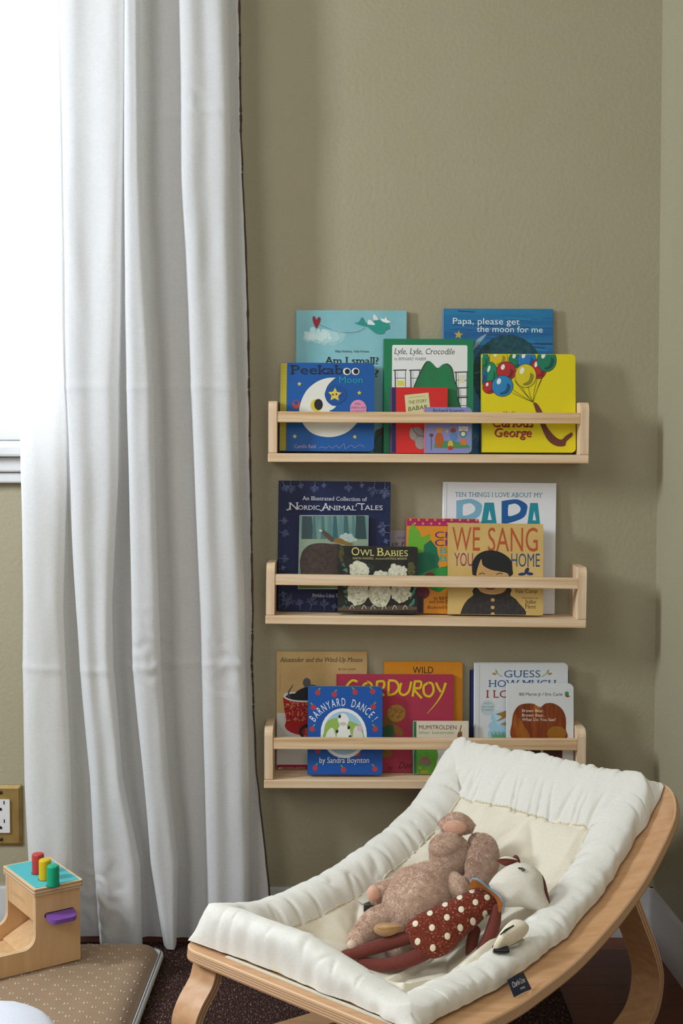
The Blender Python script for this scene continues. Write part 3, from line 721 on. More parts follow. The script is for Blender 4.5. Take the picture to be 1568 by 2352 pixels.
def art(p):
    p.line([(1022, 1112), (1022, 1408)], 1.2, 'bcbcc4')
    p.text('TEN THINGS I LOVE ABOUT MY', 1041, 1241, 1143, 10.5, '3f8ea6', .004, 0, .7)
    def P(x0, x1, c):
        W = x1 - x0
        p.curve([(x0 + W * .1, 1151), (x0 + W * .6, 1148), (x0 + W * .95, 1158), (x1, 1170), (x0 + W * .85, 1190), (x0 + W * .28, 1203), (x0 + W * .2, 1200)], c); p.curve([(x0 + W * .27, 1161), (x0 + W * .55, 1158), (x0 + W * .74, 1168), (x0 + W * .65, 1180), (x0 + W * .27, 1186)], 'e9e9ee')
        p.poly([(x0, 1152), (x0 + W * .25, 1151), (x0 + W * .27, 1240), (x0 + W * .02, 1240)], c)
    def A(x0, x1, c):
        W = x1 - x0; p.poly([(x0 + W * .18, 1156), (x0 + W * .72, 1156), (x1, 1230), (x0 - W * .1, 1230)], c); p.poly([(x0 + W * .47, 1174), (x0 + W * .37, 1196), (x0 + W * .62, 1196)], 'e9e9ee'); p.poly([(x0 + W * .34, 1206), (x0 + W * .68, 1206), (x0 + W * .75, 1232), (x0 + W * .25, 1232)], 'e9e9ee')
    P(1044, 1103, '7fb4d0'); A(1102, 1141, '2390a4'); P(1148, 1207, '1b5d9f'); A(1208, 1240, '2290a2')
book('picture_book', [(1015, 1109), (1268, 1110), (1273, 1412), (1015, 1411)], 1, .0105, .0008, .009, 'e9e9ee', 'tall white book with big blue capital letters, right of the middle ledge', art=art, group=G2)
def art(p):
    p.rect(925, 1185, 1105, 1209, 'a91f5c')
    for i in range(9): p.ell(940 + i * 19, 1195, 2.6, 2.6, 'd89a44'); p.ell(950 + i * 19, 1203.5, 2.6, 2.6, 'd89a44')
    p.poly([(935, 1256), (936, 1222), (945, 1203), (962, 1224), (966, 1236), (985, 1227), (985, 1238), (971, 1255), (971, 1272), (948, 1271)], '67a72e')
    p.poly([(935, 1330), (935, 1275), (971, 1270), (972, 1253), (987, 1241), (1002, 1260), (1003, 1272), (1008, 1285), (1004, 1296), (1010, 1312), (960, 1330)], '0f6a4e')
    p.poly([(955, 1325), (990, 1308), (1030, 1300), (1060, 1312), (1040, 1350), (1022, 1352), (1008, 1362), (990, 1355), (960, 1340)], '2c8a3c')
    p.ell(986, 1322, 11, 6, '7c2432'); p.ell(970, 1362, 16, 15, '6a1f38'); p.rect(958, 1370, 972, 1415, '3c2230')
    p.text('Chicka', 997, 1088, 1237, 15, '43207c', .05); p.text('Chicka', 997, 1088, 1255, 15, '43207c', .05); p.text('Boom', 1009, 1084, 1272, 14.5, '28a4a4', .05); p.text('Boom', 1009, 1084, 1290, 14.5, '28a4a4', .05)
    p.text('by Bill M', 996, 1029, 1378, 6.5, '5c3a14', .002, 0, .7); p.text('and John A', 985, 1029, 1386, 6.5, '5c3a14', .002, 0, .7); p.text('illustrated by', 981, 1031, 1399, 6.5, '5c3a14', .002, 0, .7)
book('board_book', [(931, 1191), (1097, 1195), (1098, 1411), (931, 1410)], 1, .0355, .0185, .008, 'd98c1e', 'orange board book with a pink dotted band and green leaf shapes, middle ledge centre', board=True, rad=.006, art=art, group=G2, spine='a91f5c')
def art(p):
    p.rect(770, 1250, 965, 1420, noisy('print_dark_night', '2a2822', '1f1e1b', (60, 60, 60), rough=.5))
    p.fuzz(783, 1275, 6, 18, '4f4a24', 30, 3, 2); p.fuzz(945, 1310, 8, 16, '57522a', 36, 3, 6); p.fuzz(850, 1305, 8, 6, '26352c', 10, 4, 3)
    p.text('O', 808, 826, 1279, 18, 'd9cf7c', .008, 0, .6); p.text('WL', 828, 860, 1280, 14, 'd9cf7c', .008, 0, .9); p.text('B', 868, 882, 1280, 18, 'd9cf7c', .008, 0, .9); p.text('ABIES', 883, 938, 1281, 13.5, 'd9cf7c', .008, 0, .9)
    p.text('MARTIN WADDELL', 811, 859, 1288, 4.6, 'c5bf86', .006, 0, .6); p.text('illustrated by', 863, 888, 1288, 3.4, 'c5bf86', 0, .2); p.text('PATRICK BENSON', 889, 935, 1288.5, 4.6, 'c5bf86', .006, 0, .6)
    for i in range(9): p.curve([(784 + 3 * i % 12, 1300 + 12 * i), (790 + (i * 7) % 9, 1296 + 12 * i), (793 + (i * 5) % 8, 1306 + 12 * i)], '4a7a64' if i % 2 else '3c6656')
    for x, y in ((944, 1370), (950, 1362), (949, 1384), (942, 1394), (954, 1352)): p.ell(x, y, 3, 8, '3f8068', .3)
    p.curve([(775, 1398), (820, 1393), (870, 1396), (915, 1392), (958, 1396), (958, 1402), (870, 1404), (776, 1404)], '5b4a3a')
    for x, y, rx, ry, sd in ((825, 1313, 22, 20, 1), (873, 1328, 17, 14, 2), (912, 1318, 21, 17, 3), (822, 1362, 24, 30, 4), (872, 1364, 26, 32, 5), (920, 1358, 22, 28, 6)):
        p.ell(x, y, rx, ry, 'b9b59a'); p.fuzz(x, y, rx, ry, 'cfccb4', 46, 4, sd); p.fuzz(x, y + ry * .3, rx * .8, ry * .6, 'a39d80', 14, 2.2, sd + 9); p.fuzz(x, y - ry * .2, rx * .8, ry * .7, 'dad8c4', 26, 2.6, sd + 20)
    for x in (808, 836, 856, 882, 906, 930): p.line([(x - 5, 1401), (x, 1392), (x + 5, 1400)], 1.6, 'c3c0b4')
book('board_book', [(778, 1257), (957, 1260), (958, 1411), (775, 1409)], 1, .0495, .0345, .0125, '2a2822', 'small black board book with three fluffy pale shapes on a branch', board=True, rad=.007, art=art, group=G2, spine='22211c')
def art(p):
    p.rect(1020, 1200, 1250, 1420, noisy('print_straw_paper', 'd6b772', 'cba964', (20, 20, 20), rough=.5))
    p.text('WE', 1037, 1101, 1269, 54, 'b5532b', .038); p.text('SANG', 1119, 1234, 1270, 54, 'b5532b', .038)
    p.text('YOU', 1042, 1085, 1304, 30, '8a2f66', .02); p.text('HOME', 1173, 1239, 1305, 30, '264a70', .02)
    p.curve([(1084, 1324), (1083, 1300), (1092, 1281), (1110, 1270), (1132, 1268), (1154, 1275), (1172, 1290), (1176, 1310), (1173, 1326), (1130, 1335)], '1b1b1d')
    p.curve([(1094, 1330), (1093, 1322), (1096, 1308), (1104, 1288), (1108, 1302), (1126, 1312), (1146, 1316), (1166, 1322), (1168, 1345), (1158, 1362), (1130, 1370), (1102, 1360)], 'c69b62')
    for x in (1106, 1146): p.line([(x - 7, 1323), (x, 1320), (x + 7, 1322)], 1.8, '2c2018')
    p.curve([(1113, 1351), (1126, 1353), (1138, 1351), (1132, 1357), (1118, 1357)], '7a4030'); p.line([(1118, 1353), (1131, 1353)], 2, 'd9d3c4')
    p.curve([(1055, 1418), (1062, 1398), (1072, 1382), (1086, 1370), (1084, 1362), (1090, 1352), (1096, 1354), (1106, 1364), (1130, 1369), (1154, 1364), (1166, 1352), (1174, 1358), (1172, 1370), (1188, 1384), (1200, 1418)], noisy('print_charcoal_coat', '34302f', '413d3b', (160, 160, 160), rough=.7))
    for y in (1381, 1398, 1413): p.ell(1131, y, 4.5, 4, 'c9a566')
    p.ell(1209, 1314, 4.5, 8, '27345f', .5); p.ell(1216, 1321, 8, 3.6, '27345f', .1); p.ell(1198, 1322, 9, 3.4, '27345f', -.1)
    p.text('Richard', 1187, 1229, 1352, 8.5, '5a4428', .004, 0, .8); p.text('Van Camp', 1182, 1234, 1365, 8.5, '5a4428', .004, 0, .8); p.text('illustrations by', 1199, 1234, 1378, 4, '5a4428', 0, .1); p.text('Julie', 1205, 1230, 1389, 8.5, '5a4428', .004, 0, .8); p.text('Flett', 1206, 1230, 1400, 8.5, '5a4428', .004, 0, .8)
book('board_book', [(1028, 1205), (1243, 1207), (1247, 1416), (1028, 1414)], 1, .0475, .0295, .0135, 'd3b36d', 'straw-coloured board book with rust capitals and a dark-haired child in a dark coat', board=True, rad=.008, art=art, group=G2, spine='c9a762')

# ---- lowest ledge
def art(p):
    p.rect(630, 1490, 850, 1640, noisy('print_aged_tan', 'cfb07a', 'c2a06a', (12, 12, 12), rough=.55))
    p.rect(630, 1639, 850, 1780, 'cfccc6'); p.rect(630, 1759, 850, 1780, '9c1f30')
    p.text('Alexander and the Wind-Up Mouse', 645, 834, 1521, 10, '2a2a24', .002, .2, .8); p.text('by Leo Lionni', 779, 817, 1540, 5.5, '2a2a24', .002, .2, .6)
    R = random.Random(2)
    for i in range(26): p.ell(640 + R.random() * 195, 1500 + R.random() * 90, .7, .6, '8a6c3c')
    p.line([(644, 1590), (645.5, 1550)], .9, '9b8052')
    p.curve([(651, 1600), (660, 1592), (690, 1590), (730, 1590), (760, 1594), (762, 1606), (730, 1613), (690, 1614), (662, 1609)], 'dcdad4')
    p.curve([(656, 1601), (668, 1595), (690, 1594), (740, 1594), (758, 1600), (730, 1609), (690, 1610), (668, 1607)], '1d2127')
    p.curve([(672, 1606), (682, 1590), (700, 1580), (716, 1574), (735, 1580), (745, 1606)], '24262b'); p.ell(706, 1569, 9, 11, '5b5c60'); p.line([(667, 1606), (664, 1592), (672, 1578), (676, 1573)], 5, '4c4b4c', taper=True)
    p.curve([(651, 1603), (664, 1610), (690, 1614), (730, 1613), (762, 1605), (758, 1650), (755, 1680), (735, 1692), (690, 1690), (665, 1682), (655, 1670), (658, 1655), (654, 1630)], 'a81c20')
    R = random.Random(4)
    for i in range(150):
        x, y = 655 + R.random() * 100, 1612 + R.random() * 45
        if y > 1613 + (5 if x < 665 else 0): p.ell(x, y, 2.2 * (.4 + R.random()), 1.2, 'c8965a', R.random() * 3, 7)
    for x, y in ((659, 1630), (678, 1631), (698, 1631), (668, 1648), (690, 1650)): p.ell(x, y, 5.5, 5.5, 'a3232a'); p.ell(x, y, 2, 2, '5e1418')
    p.line([(708, 1667), (696, 1672), (690, 1684), (698, 1696)], 6, '2a2622'); p.rect(701, 1674, 715, 1700, 'b4553a')
    p.poly([(639, 1766), (645, 1764.5), (645, 1768.5), (639, 1767.5)], 'e2d8d4'); p.text('SCHOLASTIC', 646, 703, 1768.5, 4.6, 'd8b8b4', .006)
book('picture_book', [(638, 1497), (844, 1498), (842, 1771), (635, 1770)], 2, .0085, .0008, .0042, 'cdae78', 'tan paperback with a red patterned cup, left end of the lowest ledge', art=art, group=G3, soft=True)
def art(p):
    p.text('WILD', 947, 994, 1548, 15, '20201c', .01)
book('board_book', [(881, 1521), (1061, 1522), (1061, 1776), (881, 1775)], 2, .0115, .0015, .009, 'd4881a', 'plain orange book with black capitals behind the crimson book on the lowest ledge', board=True, rad=.005, art=art, group=G3, spine='c57a16')
book('picture_book', [(1078, 1535), (1304, 1545), (1304, 1778), (1080, 1777)], 2, .0055, .001, .005, '222d5e', 'dark blue book showing only its edges behind the white book on the lowest ledge', group=G3, spine='263063')
def art(p):
    p.line([(1097, 1528), (1099, 1770)], 1.4, 'b9bdc0')
    p.text('GUESS', 1154, 1237, 1556, 16, '2b5d8e', .004, 0, .9); p.text('HOW MUCH', 1120, 1272, 1578, 15.5, '2b5d8e', .004, 0, .9); p.text('I LOVE YOU', 1115, 1270, 1603, 17, '8e2c28', .006, 0, 1)
    for s, x in ((1, 1128), (-1, 1262)):
        p.line([(x, 1548), (x + s * 8, 1546), (x + s * 22, 1555)], 1.4, '8a9c5e'); p.line([(x + s * 6, 1538), (x + s * 12, 1548), (x + s * 20, 1553)], 1, '8a9c5e'); p.ell(x + s * 3, 1548, 5, 2.2, 'b07f4a', s * .3); p.ell(x + s * 8, 1542, 4, 1.6, '6f9a62', s * 1)
    p.ell(1117, 1626, 16.5, 17, 'b7c8ca'); p.text('READ-ALOUD', 1109, 1125, 1617, 2.6, '5b7076'); p.text('WILL YOU BE', 1104, 1130, 1626, 3.6, '5b7076', .004, 0, .5); p.text('MY FRIEND?', 1104, 1130, 1633, 3.6, '5b7076', .004, 0, .5)
    p.fuzz(1142, 1672, 16, 26, '9fc6da', 40, 9, 4); p.fuzz(1148, 1650, 10, 14, 'b3d2e0', 14, 8, 5)
    for i in range(40): p.line([(1128 + i * .9, 1697), (1126 + i * .95 + (i % 3) * 2, 1680 + (i * 7) % 9)], 1, ['5b9a6a', '7fb46e', '3f8f86'][i % 3])
    p.curve([(1135, 1641), (1150, 1636), (1168, 1630), (1168, 1642), (1152, 1652), (1137, 1657), (1150, 1647)], 'a07428'); p.curve([(1146, 1664), (1160, 1658), (1168, 1655), (1168, 1668)], 'a9803a')
book('picture_book', [(1087, 1523), (1299, 1527), (1303, 1776), (1090, 1775)], 2, .0155, .008, .0145, 'd3d5d6', 'white padded book with blue serif capitals, right of the lowest ledge', rad=.007, art=art, group=G3)
def art(p):
    p.rect(765, 1540, 1050, 1790, noisy('print_faded_crimson', 'a92f46', 'a03048', (10, 10, 10), rough=.5))
    p.rect(772, 1548, 776, 1780, '8d2a40')
    Y = 'd3bd1e'
    for q in ([(820, 1566), (808, 1563), (796, 1575), (791, 1592), (800, 1602), (815, 1597)], [(845, 1568), (834, 1574), (830, 1592), (840, 1600), (852, 1590), (852, 1572), (842, 1566)], [(865, 1568), (864, 1598)], [(863, 1567), (880, 1566), (880, 1580), (866, 1582), (882, 1599)],
              [(892, 1566), (891, 1598)], [(891, 1564), (908, 1566), (915, 1580), (906, 1594), (890, 1598)], [(921, 1570), (917, 1590), (926, 1598), (938, 1590), (944, 1567)], [(952, 1568), (947, 1602)], [(950, 1567), (966, 1568), (964, 1582), (950, 1584), (968, 1606)],
              [(984, 1570), (973, 1578), (974, 1596), (986, 1602), (995, 1590), (992, 1573), (982, 1570)], [(1001, 1570), (1006, 1582), (1012, 1592)]): p.line(q, 5.2, Y)
    p.line([(1023, 1571), (1015, 1595), (1001, 1618), (980, 1642)], 6.5, Y, taper=True)
    p.curve([(884, 1640), (896, 1640), (908, 1655), (907, 1676), (896, 1695), (878, 1696), (876, 1665)], '7b5426'); p.curve([(878, 1672), (900, 1668), (903, 1700), (876, 1702)], '2f5a3c'); p.ell(910, 1640, 21, 20, 'a67a32')
    p.fuzz(908, 1637, 18, 15, '8d642a', 24, 2.4, 5); p.curve([(905, 1665), (916, 1672), (926, 1685), (918, 1694), (906, 1682)], '8d622a'); p.ell(886, 1732, 16, 10, '8d622a')
    p.text('by', 890, 901, 1770, 9, '341c22', 0, .35); p.text('Don', 915, 943, 1768, 15, '341c22', .002, .3)
book('picture_book', [(772, 1548), (1041, 1552), (1041, 1779), (772, 1775)], 2, .0285, .0145, .0042, 'a92f46', 'crimson paperback with hand-painted yellow lettering, centre of the lowest ledge', art=art, group=G3, soft=True)
def art(p):
    p.rect(700, 1575, 885, 1780, '1350a0')
    R_, Gn = 'ad3a45', '7c9a44'
    for x, y in ((735, 1596), (773, 1600), (821, 1595), (862, 1594), (724, 1628), (862, 1627), (720, 1675), (865, 1675), (731, 1722), (776, 1728), (822, 1729), (724, 1759), (789, 1763), (861, 1761)):
        s = 1 if (x * 7 + y) % 2 else -1; p.ell(x, y, 6.2, 6, R_); p.ell(x + s * 4, y - 8, 3.6, 1.6, Gn, s * -.7)
    p.arc('BARNYARD DANCE!', 793, 1706, 81, -53, 54, 17, 'e4e6ea', .004, .55)
    p.ell(792, 1684, 53, 54, 'e2e3e4'); p.rect(739, 1684, 845, 1700, 'e2e3e4')
    p.ell(792, 1684, 46, 47, '9cbfd6'); p.rect(746, 1684, 838, 1710, '9cbfd6')
    p.curve([(747, 1680), (752, 1662), (770, 1652), (800, 1656), (830, 1668), (837, 1685), (836, 1708), (748, 1708)], '8fae52')
    p.curve([(779, 1655), (784, 1645), (792, 1641), (800, 1645), (805, 1656), (800, 1668), (806, 1676), (808, 1708), (776, 1708), (779, 1676), (783, 1668)], 'e2e2de'); p.ell(791, 1664, 8, 4, 'c9b4b4')
    for x, y in ((777, 1680), (804, 1672), (806, 1692), (784, 1648)): p.ell(x, y, 3, 4, '22232a', .4)
    p.curve([(748, 1708), (752, 1685), (765, 1672), (772, 1684), (774, 1708)], 'deddd6'); p.curve([(812, 1708), (814, 1680), (822, 1668), (832, 1676), (838, 1708)], 'd6cfcb'); p.ell(829, 1674, 6, 6, 'd6b2b4')
    p.text('by Sandra Boynton', 734, 848, 1748, 12, 'e2e4ea', .001, .06)
book('board_book', [(713, 1582), (880, 1583), (878, 1774), (706, 1773)], 2, .0495, .027, .0165, '1350a0', 'blue board book with red apples and a round white-ringed window, lowest ledge', board=True, rad=.009, art=art, group=G3, spine='184c92', back='7d9448')
def art(p):
    p.rect(945, 1650, 1080, 1720, 'd9cdb8'); p.rect(945, 1650, 956, 1790, '2f6a45'); p.rect(956, 1716, 1080, 1790, noisy('print_meadow', '64a53a', '4f9430', (60, 60, 20), rough=.5))
    p.text('MUMITROLDEN', 962, 1048, 1678, 9.5, '2c2422', .018); p.text('bliver kunstmaler', 962, 1045, 1689, 7.5, '73994a', .008)
    p.line([(1059, 1668), (1056, 1682)], 2.6, '8a5a3c'); p.curve([(1052, 1684), (1060, 1683), (1060, 1696), (1050, 1696)], '7c5138')
    p.curve([(962, 1757), (965, 1748), (985, 1746), (990, 1760), (980, 1764)], '7e7466'); p.ell(975, 1746, 8, 4, 'a5594a'); p.curve([(1002, 1720), (1024, 1718), (1028, 1740), (1016, 1768), (1002, 1760), (1006, 1740)], 'd4d5d6')
    for x, y in ((965, 1768), (970, 1777), (978, 1777)): p.ell(x, y, 4, 3, 'd0a22c'); p.ell(x, y, 1.5, 1.2, '4a3420')
book('picture_book', [(949, 1659), (1074, 1658), (1076, 1783), (949, 1783)], 2, .0385, .030, .0075, 'd9cdb8', 'thin green and cream book with brown block capitals in front of the crimson one', art=art, group=G3, spine='2f6a45')
def art(p):
    p.text('Bill Martin Jr / Eric Carle', 1189, 1288, 1599, 6.8, '22252a', .014)
    p.ell(1299, 1597, 10, 11, 'c3ccc9'); p.ell(1299, 1597, 9, 10, 'd9dcda'); p.ell(1298, 1594, 5, 5, '3d8a62'); p.curve([(1293, 1599), (1299, 1597), (1306, 1600), (1299, 1603)], '9c4a24')
    br = noisy('print_bark_brown', '6e2f12', '8a4318', (130, 130, 12), detail=6, rough=.5)
    p.curve([(1173, 1660), (1176, 1640), (1186, 1624), (1200, 1618), (1222, 1618), (1236, 1626), (1250, 1617), (1268, 1617), (1286, 1628), (1296, 1648), (1297, 1675), (1292, 1700), (1180, 1702)], br)
    p.poly([(1180, 1640), (1196, 1660), (1216, 1692), (1212, 1700), (1184, 1700), (1176, 1668)], noisy('print_amber_streaks', 'a4611c', '7a3414', (110, 110, 16), detail=6, rough=.5))
    p.poly([(1224, 1620), (1238, 1626), (1230, 1640), (1222, 1630)], 'a8631c'); p.ell(1276, 1686, 22, 17, '95611f')
    p.text('Brown Bear,', 1196, 1246, 1637, 6.8, 'e2dccf', .014); p.text('Brown Bear,', 1196, 1247, 1647.5, 6.8, 'e2dccf', .014); p.text('What Do You See?', 1196, 1273, 1657.5, 6.8, 'e2dccf', .014)
    for x0, x1 in ((1186, 1212), (1216, 1240), (1246, 1290)): p.rect(x0, 1722, x1, 1748, '4a2a20')
book('board_book', [(1160, 1572), (1314, 1575), (1317, 1784), (1164, 1784)], 2, .0455, .0335, .0135, 'd5d7d7', 'white board book with a two-lobed brown painted shape, right end of the lowest ledge', board=True, rad=.008, art=art, group=G3)

# ------------------------------------------------------------------ baby bouncer
BO, BTH, BW, BL = Vector((-.0754, -.737, 0)), .8342, .455, .6316
UL, UW = Vector((math.cos(BTH), math.sin(BTH), 0)), Vector((math.sin(BTH), -math.cos(BTH), 0))
def loc2w(l, wv, z): return BO + UL * l + UW * wv + Vector((0, 0, z))
PROF = [(0, .214), (.064, .2075), (.135, .204), (.191, .2035), (.234, .207), (.278, .2115), (.324, .2185), (.366, .229), (.421, .246), (.453, .258), (.4975, .278), (.533, .3), (.575, .332), (.605, .362), (.632, .394)]
PR2 = cr(PROF, 8)
def prof(l): return interp(PR2, l)
def nrm(l):
    s = (prof(l + .006) - prof(l - .006)) / .012; k = math.hypot(1, s); return -s / k, 1 / k
def seat(l, wv, h):
    """h above the top face of the bent frame"""
    nl, nz = nrm(l); return loc2w(l + nl * h, wv, prof(l) + nz * h)
def bouncer():
    o = thing('baby_bouncer', 'beech and white padded baby bouncer holding the two soft toys', 'baby bouncer', None, BO)
    inv = Matrix.Translation(-BO)
    # bent plywood ring
    OUT = rrect(0, -BW / 2, BL, BW / 2, .042, 8); INN = rrect(.055, -BW / 2 + .055, BL - .055, BW / 2 - .055, .025, 8)
    def dense(P, n): # resample by arc length, each side equally
        out = []; K = len(P)
        for i in range(K):
            a, b = P[i], P[(i + 1) % K]; d = math.hypot(b[0] - a[0], b[1] - a[1]); m = n if d > .1 else 1
            for j in range(m): out.append((a[0] + (b[0] - a[0]) * j / m, a[1] + (b[1] - a[1]) * j / m))
        return out
    A, Bq = dense(OUT, 30), dense(INN, 30); n = len(A); TH = .0165
    m = MB(); R = 4
    def ringpt(i, r, h):
        p = (A[i][0] + (Bq[i][0] - A[i][0]) * r, A[i][1] + (Bq[i][1] - A[i][1]) * r); return seat(p[0], p[1], h)
    def strip(f0, f1, mt):
        vs = [f0(i) for i in range(n)] + [f1(i) for i in range(n)]
        m.add(vs, [(i, (i + 1) % n, (i + 1) % n + n, i + n) for i in range(n)], mt)
    e = .0016
    for k in range(R):
        a, c = k / R, (k + 1) / R
        if k == 0: a = e / .055
        strip(lambda i: ringpt(i, a, 0), lambda i: ringpt(i, c, 0), BEECH); strip(lambda i: ringpt(i, k / R, -TH), lambda i: ringpt(i, c, -TH), BEECH)
    strip(lambda i: ringpt(i, 0, -e), lambda i: ringpt(i, e / .055, 0), PLYA)
    BN = [0.0, .2, .27, .4, .47, .62, .69, .85, 1.0]
    for k in range(8):
        h0, h1 = -e - (TH - e) * BN[k], -e - (TH - e) * BN[k + 1]; mt = PLYB if k % 2 else PLYA
        strip(lambda i: ringpt(i, 0, h0), lambda i: ringpt(i, 0, h1), mt); strip(lambda i: ringpt(i, 1, h0 if k else 0), lambda i: ringpt(i, 1, h1), mt)
    m.build('seat_frame', o, M=inv, auto=40)
    # two bent runners
    RUN = [(.030, .196), (.0175, .1925), (.0085, .1695), (-.011, .1475), (-.0225, .1275), (-.0245, .108), (-.017, .088), (.006, .069), (.045, .053), (.1, .0415), (.166, .0325), (.26, .0205), (.34, .0125), (.41, .0105), (.47, .0125), (.53, .02), (.575, .0365), (.597, .059), (.606, .088), (.604, .1135), (.5855, .154), (.556, .2005), (.5235, .252), (.515, .268)]
    for s in (-1, 1):
        P = cr(RUN, 4); K = len(P); m = MB(); t = .0135; wa, wb = s * (BW / 2 - .02), s * (BW / 2 - .068)
        if s > 0: wa, wb = wb, wa
        I = []
        for i in range(K):
            a, b = P[max(i - 1, 0)], P[min(i + 1, K - 1)]; dx, dz = b[0] - a[0], b[1] - a[1]; k = math.hypot(dx, dz); I.append((P[i][0] - dz / k * t, P[i][1] + dx / k * t))
        def mk(i, q, wv): return loc2w(P[i][0] + (I[i][0] - P[i][0]) * q, wv, P[i][1] + (I[i][1] - P[i][1]) * q)
        def band(f0, f1, mt):
            vs = [f0(i) for i in range(K)] + [f1(i) for i in range(K)]; m.add(vs, [(i, i + 1, i + 1 + K, i + K) for i in range(K - 1)], mt)
        band(lambda i: mk(i, 0, wa), lambda i: mk(i, 0, wb), BEECH); band(lambda i: mk(i, 1, wa), lambda i: mk(i, 1, wb), BEECH)
        for wv in (wa, wb):
            for k in range(5): band(lambda i: mk(i, k / 5, wv), lambda i: mk(i, (k + 1) / 5, wv), PLYB if k % 2 else PLYA)
        for i in (0, K - 1): m.add([mk(i, 0, wa), mk(i, 1, wa), mk(i, 1, wb), mk(i, 0, wb)], [(0, 1, 2, 3)], PLYA)
        m.build('rocker_leg', o, M=inv, auto=40)
    m = MB(); m.grid(lambda u, v: seat(.017 + .006 * v, -BW / 2 + .085 + u * .30, .0018), 30, 1, fabric('tape_cloth', 'd2ccb9'))
    fs = m.build('fastening_tape', o, M=inv); q = fs.modifiers.new('t', 'SOLIDIFY'); q.thickness = .0016; fs['label'] = 'pale fabric tape along the foot end'
    # padded seat
    NU, NVV = 190, 250; bol = .074
    def ht(l, wv):
        """cushion height over the frame"""
        ex = min(wv - C0, C1 - wv); ey = min(l - L0, L1 - l); e = min(ex, ey)
        t_ = l if ex < ey else wv
        sd = (1 if wv > 0 else 5) if ex < ey else (9 if l > .3 else 14)
        head = max(0, min(1, (l - .36) / .2))
        q = e / bol
        # round bolster: steep outside, easy slope to the seam
        foot = max(0, min(1, (.13 - l) / .10)); side = max(0, min(1, (wv + .02) / .14)) * (1 - head); top = .046 - .012 * head + .017 * foot * (1 - side) - .019 * side
        x_ = (q - .42) / (.42 if q < .42 else .58); base = .003 if q < .42 else .014 - .026 * max(side, foot)
        hb = base + (top - base) * max(0, 1 - abs(x_) ** 2.2) ** (.55 if q < .42 else .8)
        if ex < .05 and ey < .05:
            hb = .004 + (hb - .004) * max(.25, 1 - max(0, math.hypot(.05 - ex, .05 - ey) - .042) / .034)
        n1 = noise.noise(Vector((t_ * 24, sd, e * 10 + 4 * noise.noise(Vector((t_ * 9, sd, 2)))))); n2 = noise.noise(Vector((t_ * 55, sd + 3, e * 16)))
        cre = max(0, 1 - abs(n1) * 5.5) ** 2
        edge = min(1, abs(q - .42) * 2.1) ** 1.3
        damp = min(1, e / .016)
        hb += damp * ((.0058 * noise.noise(Vector((t_ * 13, sd, 3))) + .0025 * n2) * (.35 + .65 * edge) - .0095 * cre * edge * (1 if ex < .1 or ey < .1 else 0))
        if e <= bol: return max(hb, .0035) if q < .42 else hb
        ix, iy = ex - bol, ey - bol
        sx = 1 - math.exp(-(ix / .085) ** 1.35); fy = (l - L0 - bol) / .10; hy = (L1 - bol - l) / .26
        sx = max(sx, 1 - math.exp(-(ix / .05) ** 1.2)) if wv > 0 else sx
        sag = SAG * sx * (1 - math.exp(-max(0, fy * 1.5) ** 1.2)) * (1 - math.exp(-max(0, hy) ** 1.6))
        d1 = ((l - .33) * .62 + wv * .78) / .135; d2 = ((l - .33) * .62 - wv * .78) / .135
        g = min(abs(d1 - round(d1)), abs(d2 - round(d2))) * .135
        puff = .008 * (1 - math.exp(-(g / .016))) + .0025 * (1 - math.exp(-(g / .0028)))
        wr = .0024 * noise.noise(Vector((l * 20, wv * 20, 6))) + .0014 * noise.noise(Vector((l * 55, wv * 55, 2)))
        pin = .0045 * math.exp(-min(ix, iy) / .02) * noise.noise(Vector((t_ * 45, 2.7, 0)))
        k = min(1, (e - bol) / .012)
        return (.014 - .026 * max(side, foot)) * (1 - k) + .004 * k - sag + (puff + wr + pin) * k
    C0, C1, L0, L1 = -BW / 2 + .014, BW / 2 - .043, .024, BL - .012
    SAG = .108
    def sp(t, n0, n1):
        """rows lie closer over the bolsters and one falls on the seam"""
        f = bol / (n1 - n0); k = .24
        return n0 + (n1 - n0) * (t / k * f if t < k else (f + (t - k) / (1 - 2 * k) * (1 - 2 * f) if t < 1 - k else 1 - (1 - t) / k * f))
    def ptl(l, wv):
        h = ht(l, wv); ex = min(wv - C0, C1 - wv); ey = min(l - L0, L1 - l); nl, nz = nrm(l)
        push = .005 * noise.noise(Vector((l * 24, wv * 24, 4))) + .003 * noise.noise(Vector((l * 60, wv * 60, 4)))
        push *= max(0, 1 - min(ex, ey) / .02)
        l2 = l + (push if ey <= ex else 0) * (1 if l > .3 else -1); wv2 = wv + (push if ex < ey else 0) * (1 if wv > 0 else -1)
        qb = max(0, min(ex, ey)) / bol
        if qb < .42:
            bg = .0065 * math.sin(PI * (qb / .42) ** .8)
            if ex < bol * .42: wv2 += bg * (1 if wv > 0 else -1) * min(1, ey / .03)
            if ey < bol * .42: l2 += bg * (1 if l > .3 else -1) * min(1, ex / .03)
        if ex < .07 and ey < .07:
            k = (.07 - ex) * (.07 - ey) / .0049 * .006; wv2 += k if wv > 0 else -k; l2 += k if l > .3 else -k
        return loc2w(l2, wv2, prof(l2) + h / max(nz, .8))
    def pt(u, v): return ptl(sp(v, L0, L1), sp(u, C0, C1))
    m = MB()
    def mf(u, v):
        l, wv = sp(v, L0, L1), sp(u, C0, C1); return CUSH if min(wv - C0, C1 - wv, l - L0, L1 - l) < bol else CUSHI
    m.grid(pt, NU, NVV, CUSH, mf)
    m.grid(lambda u, v: pt(u, v) - Vector((0, 0, .006 if 0 < u < 1 and 0 < v < 1 else 0)), 40, 40, CUSHI)
    cu = m.build('padded_seat', o, smooth=True, M=inv)
    sm = MB(); loop = []
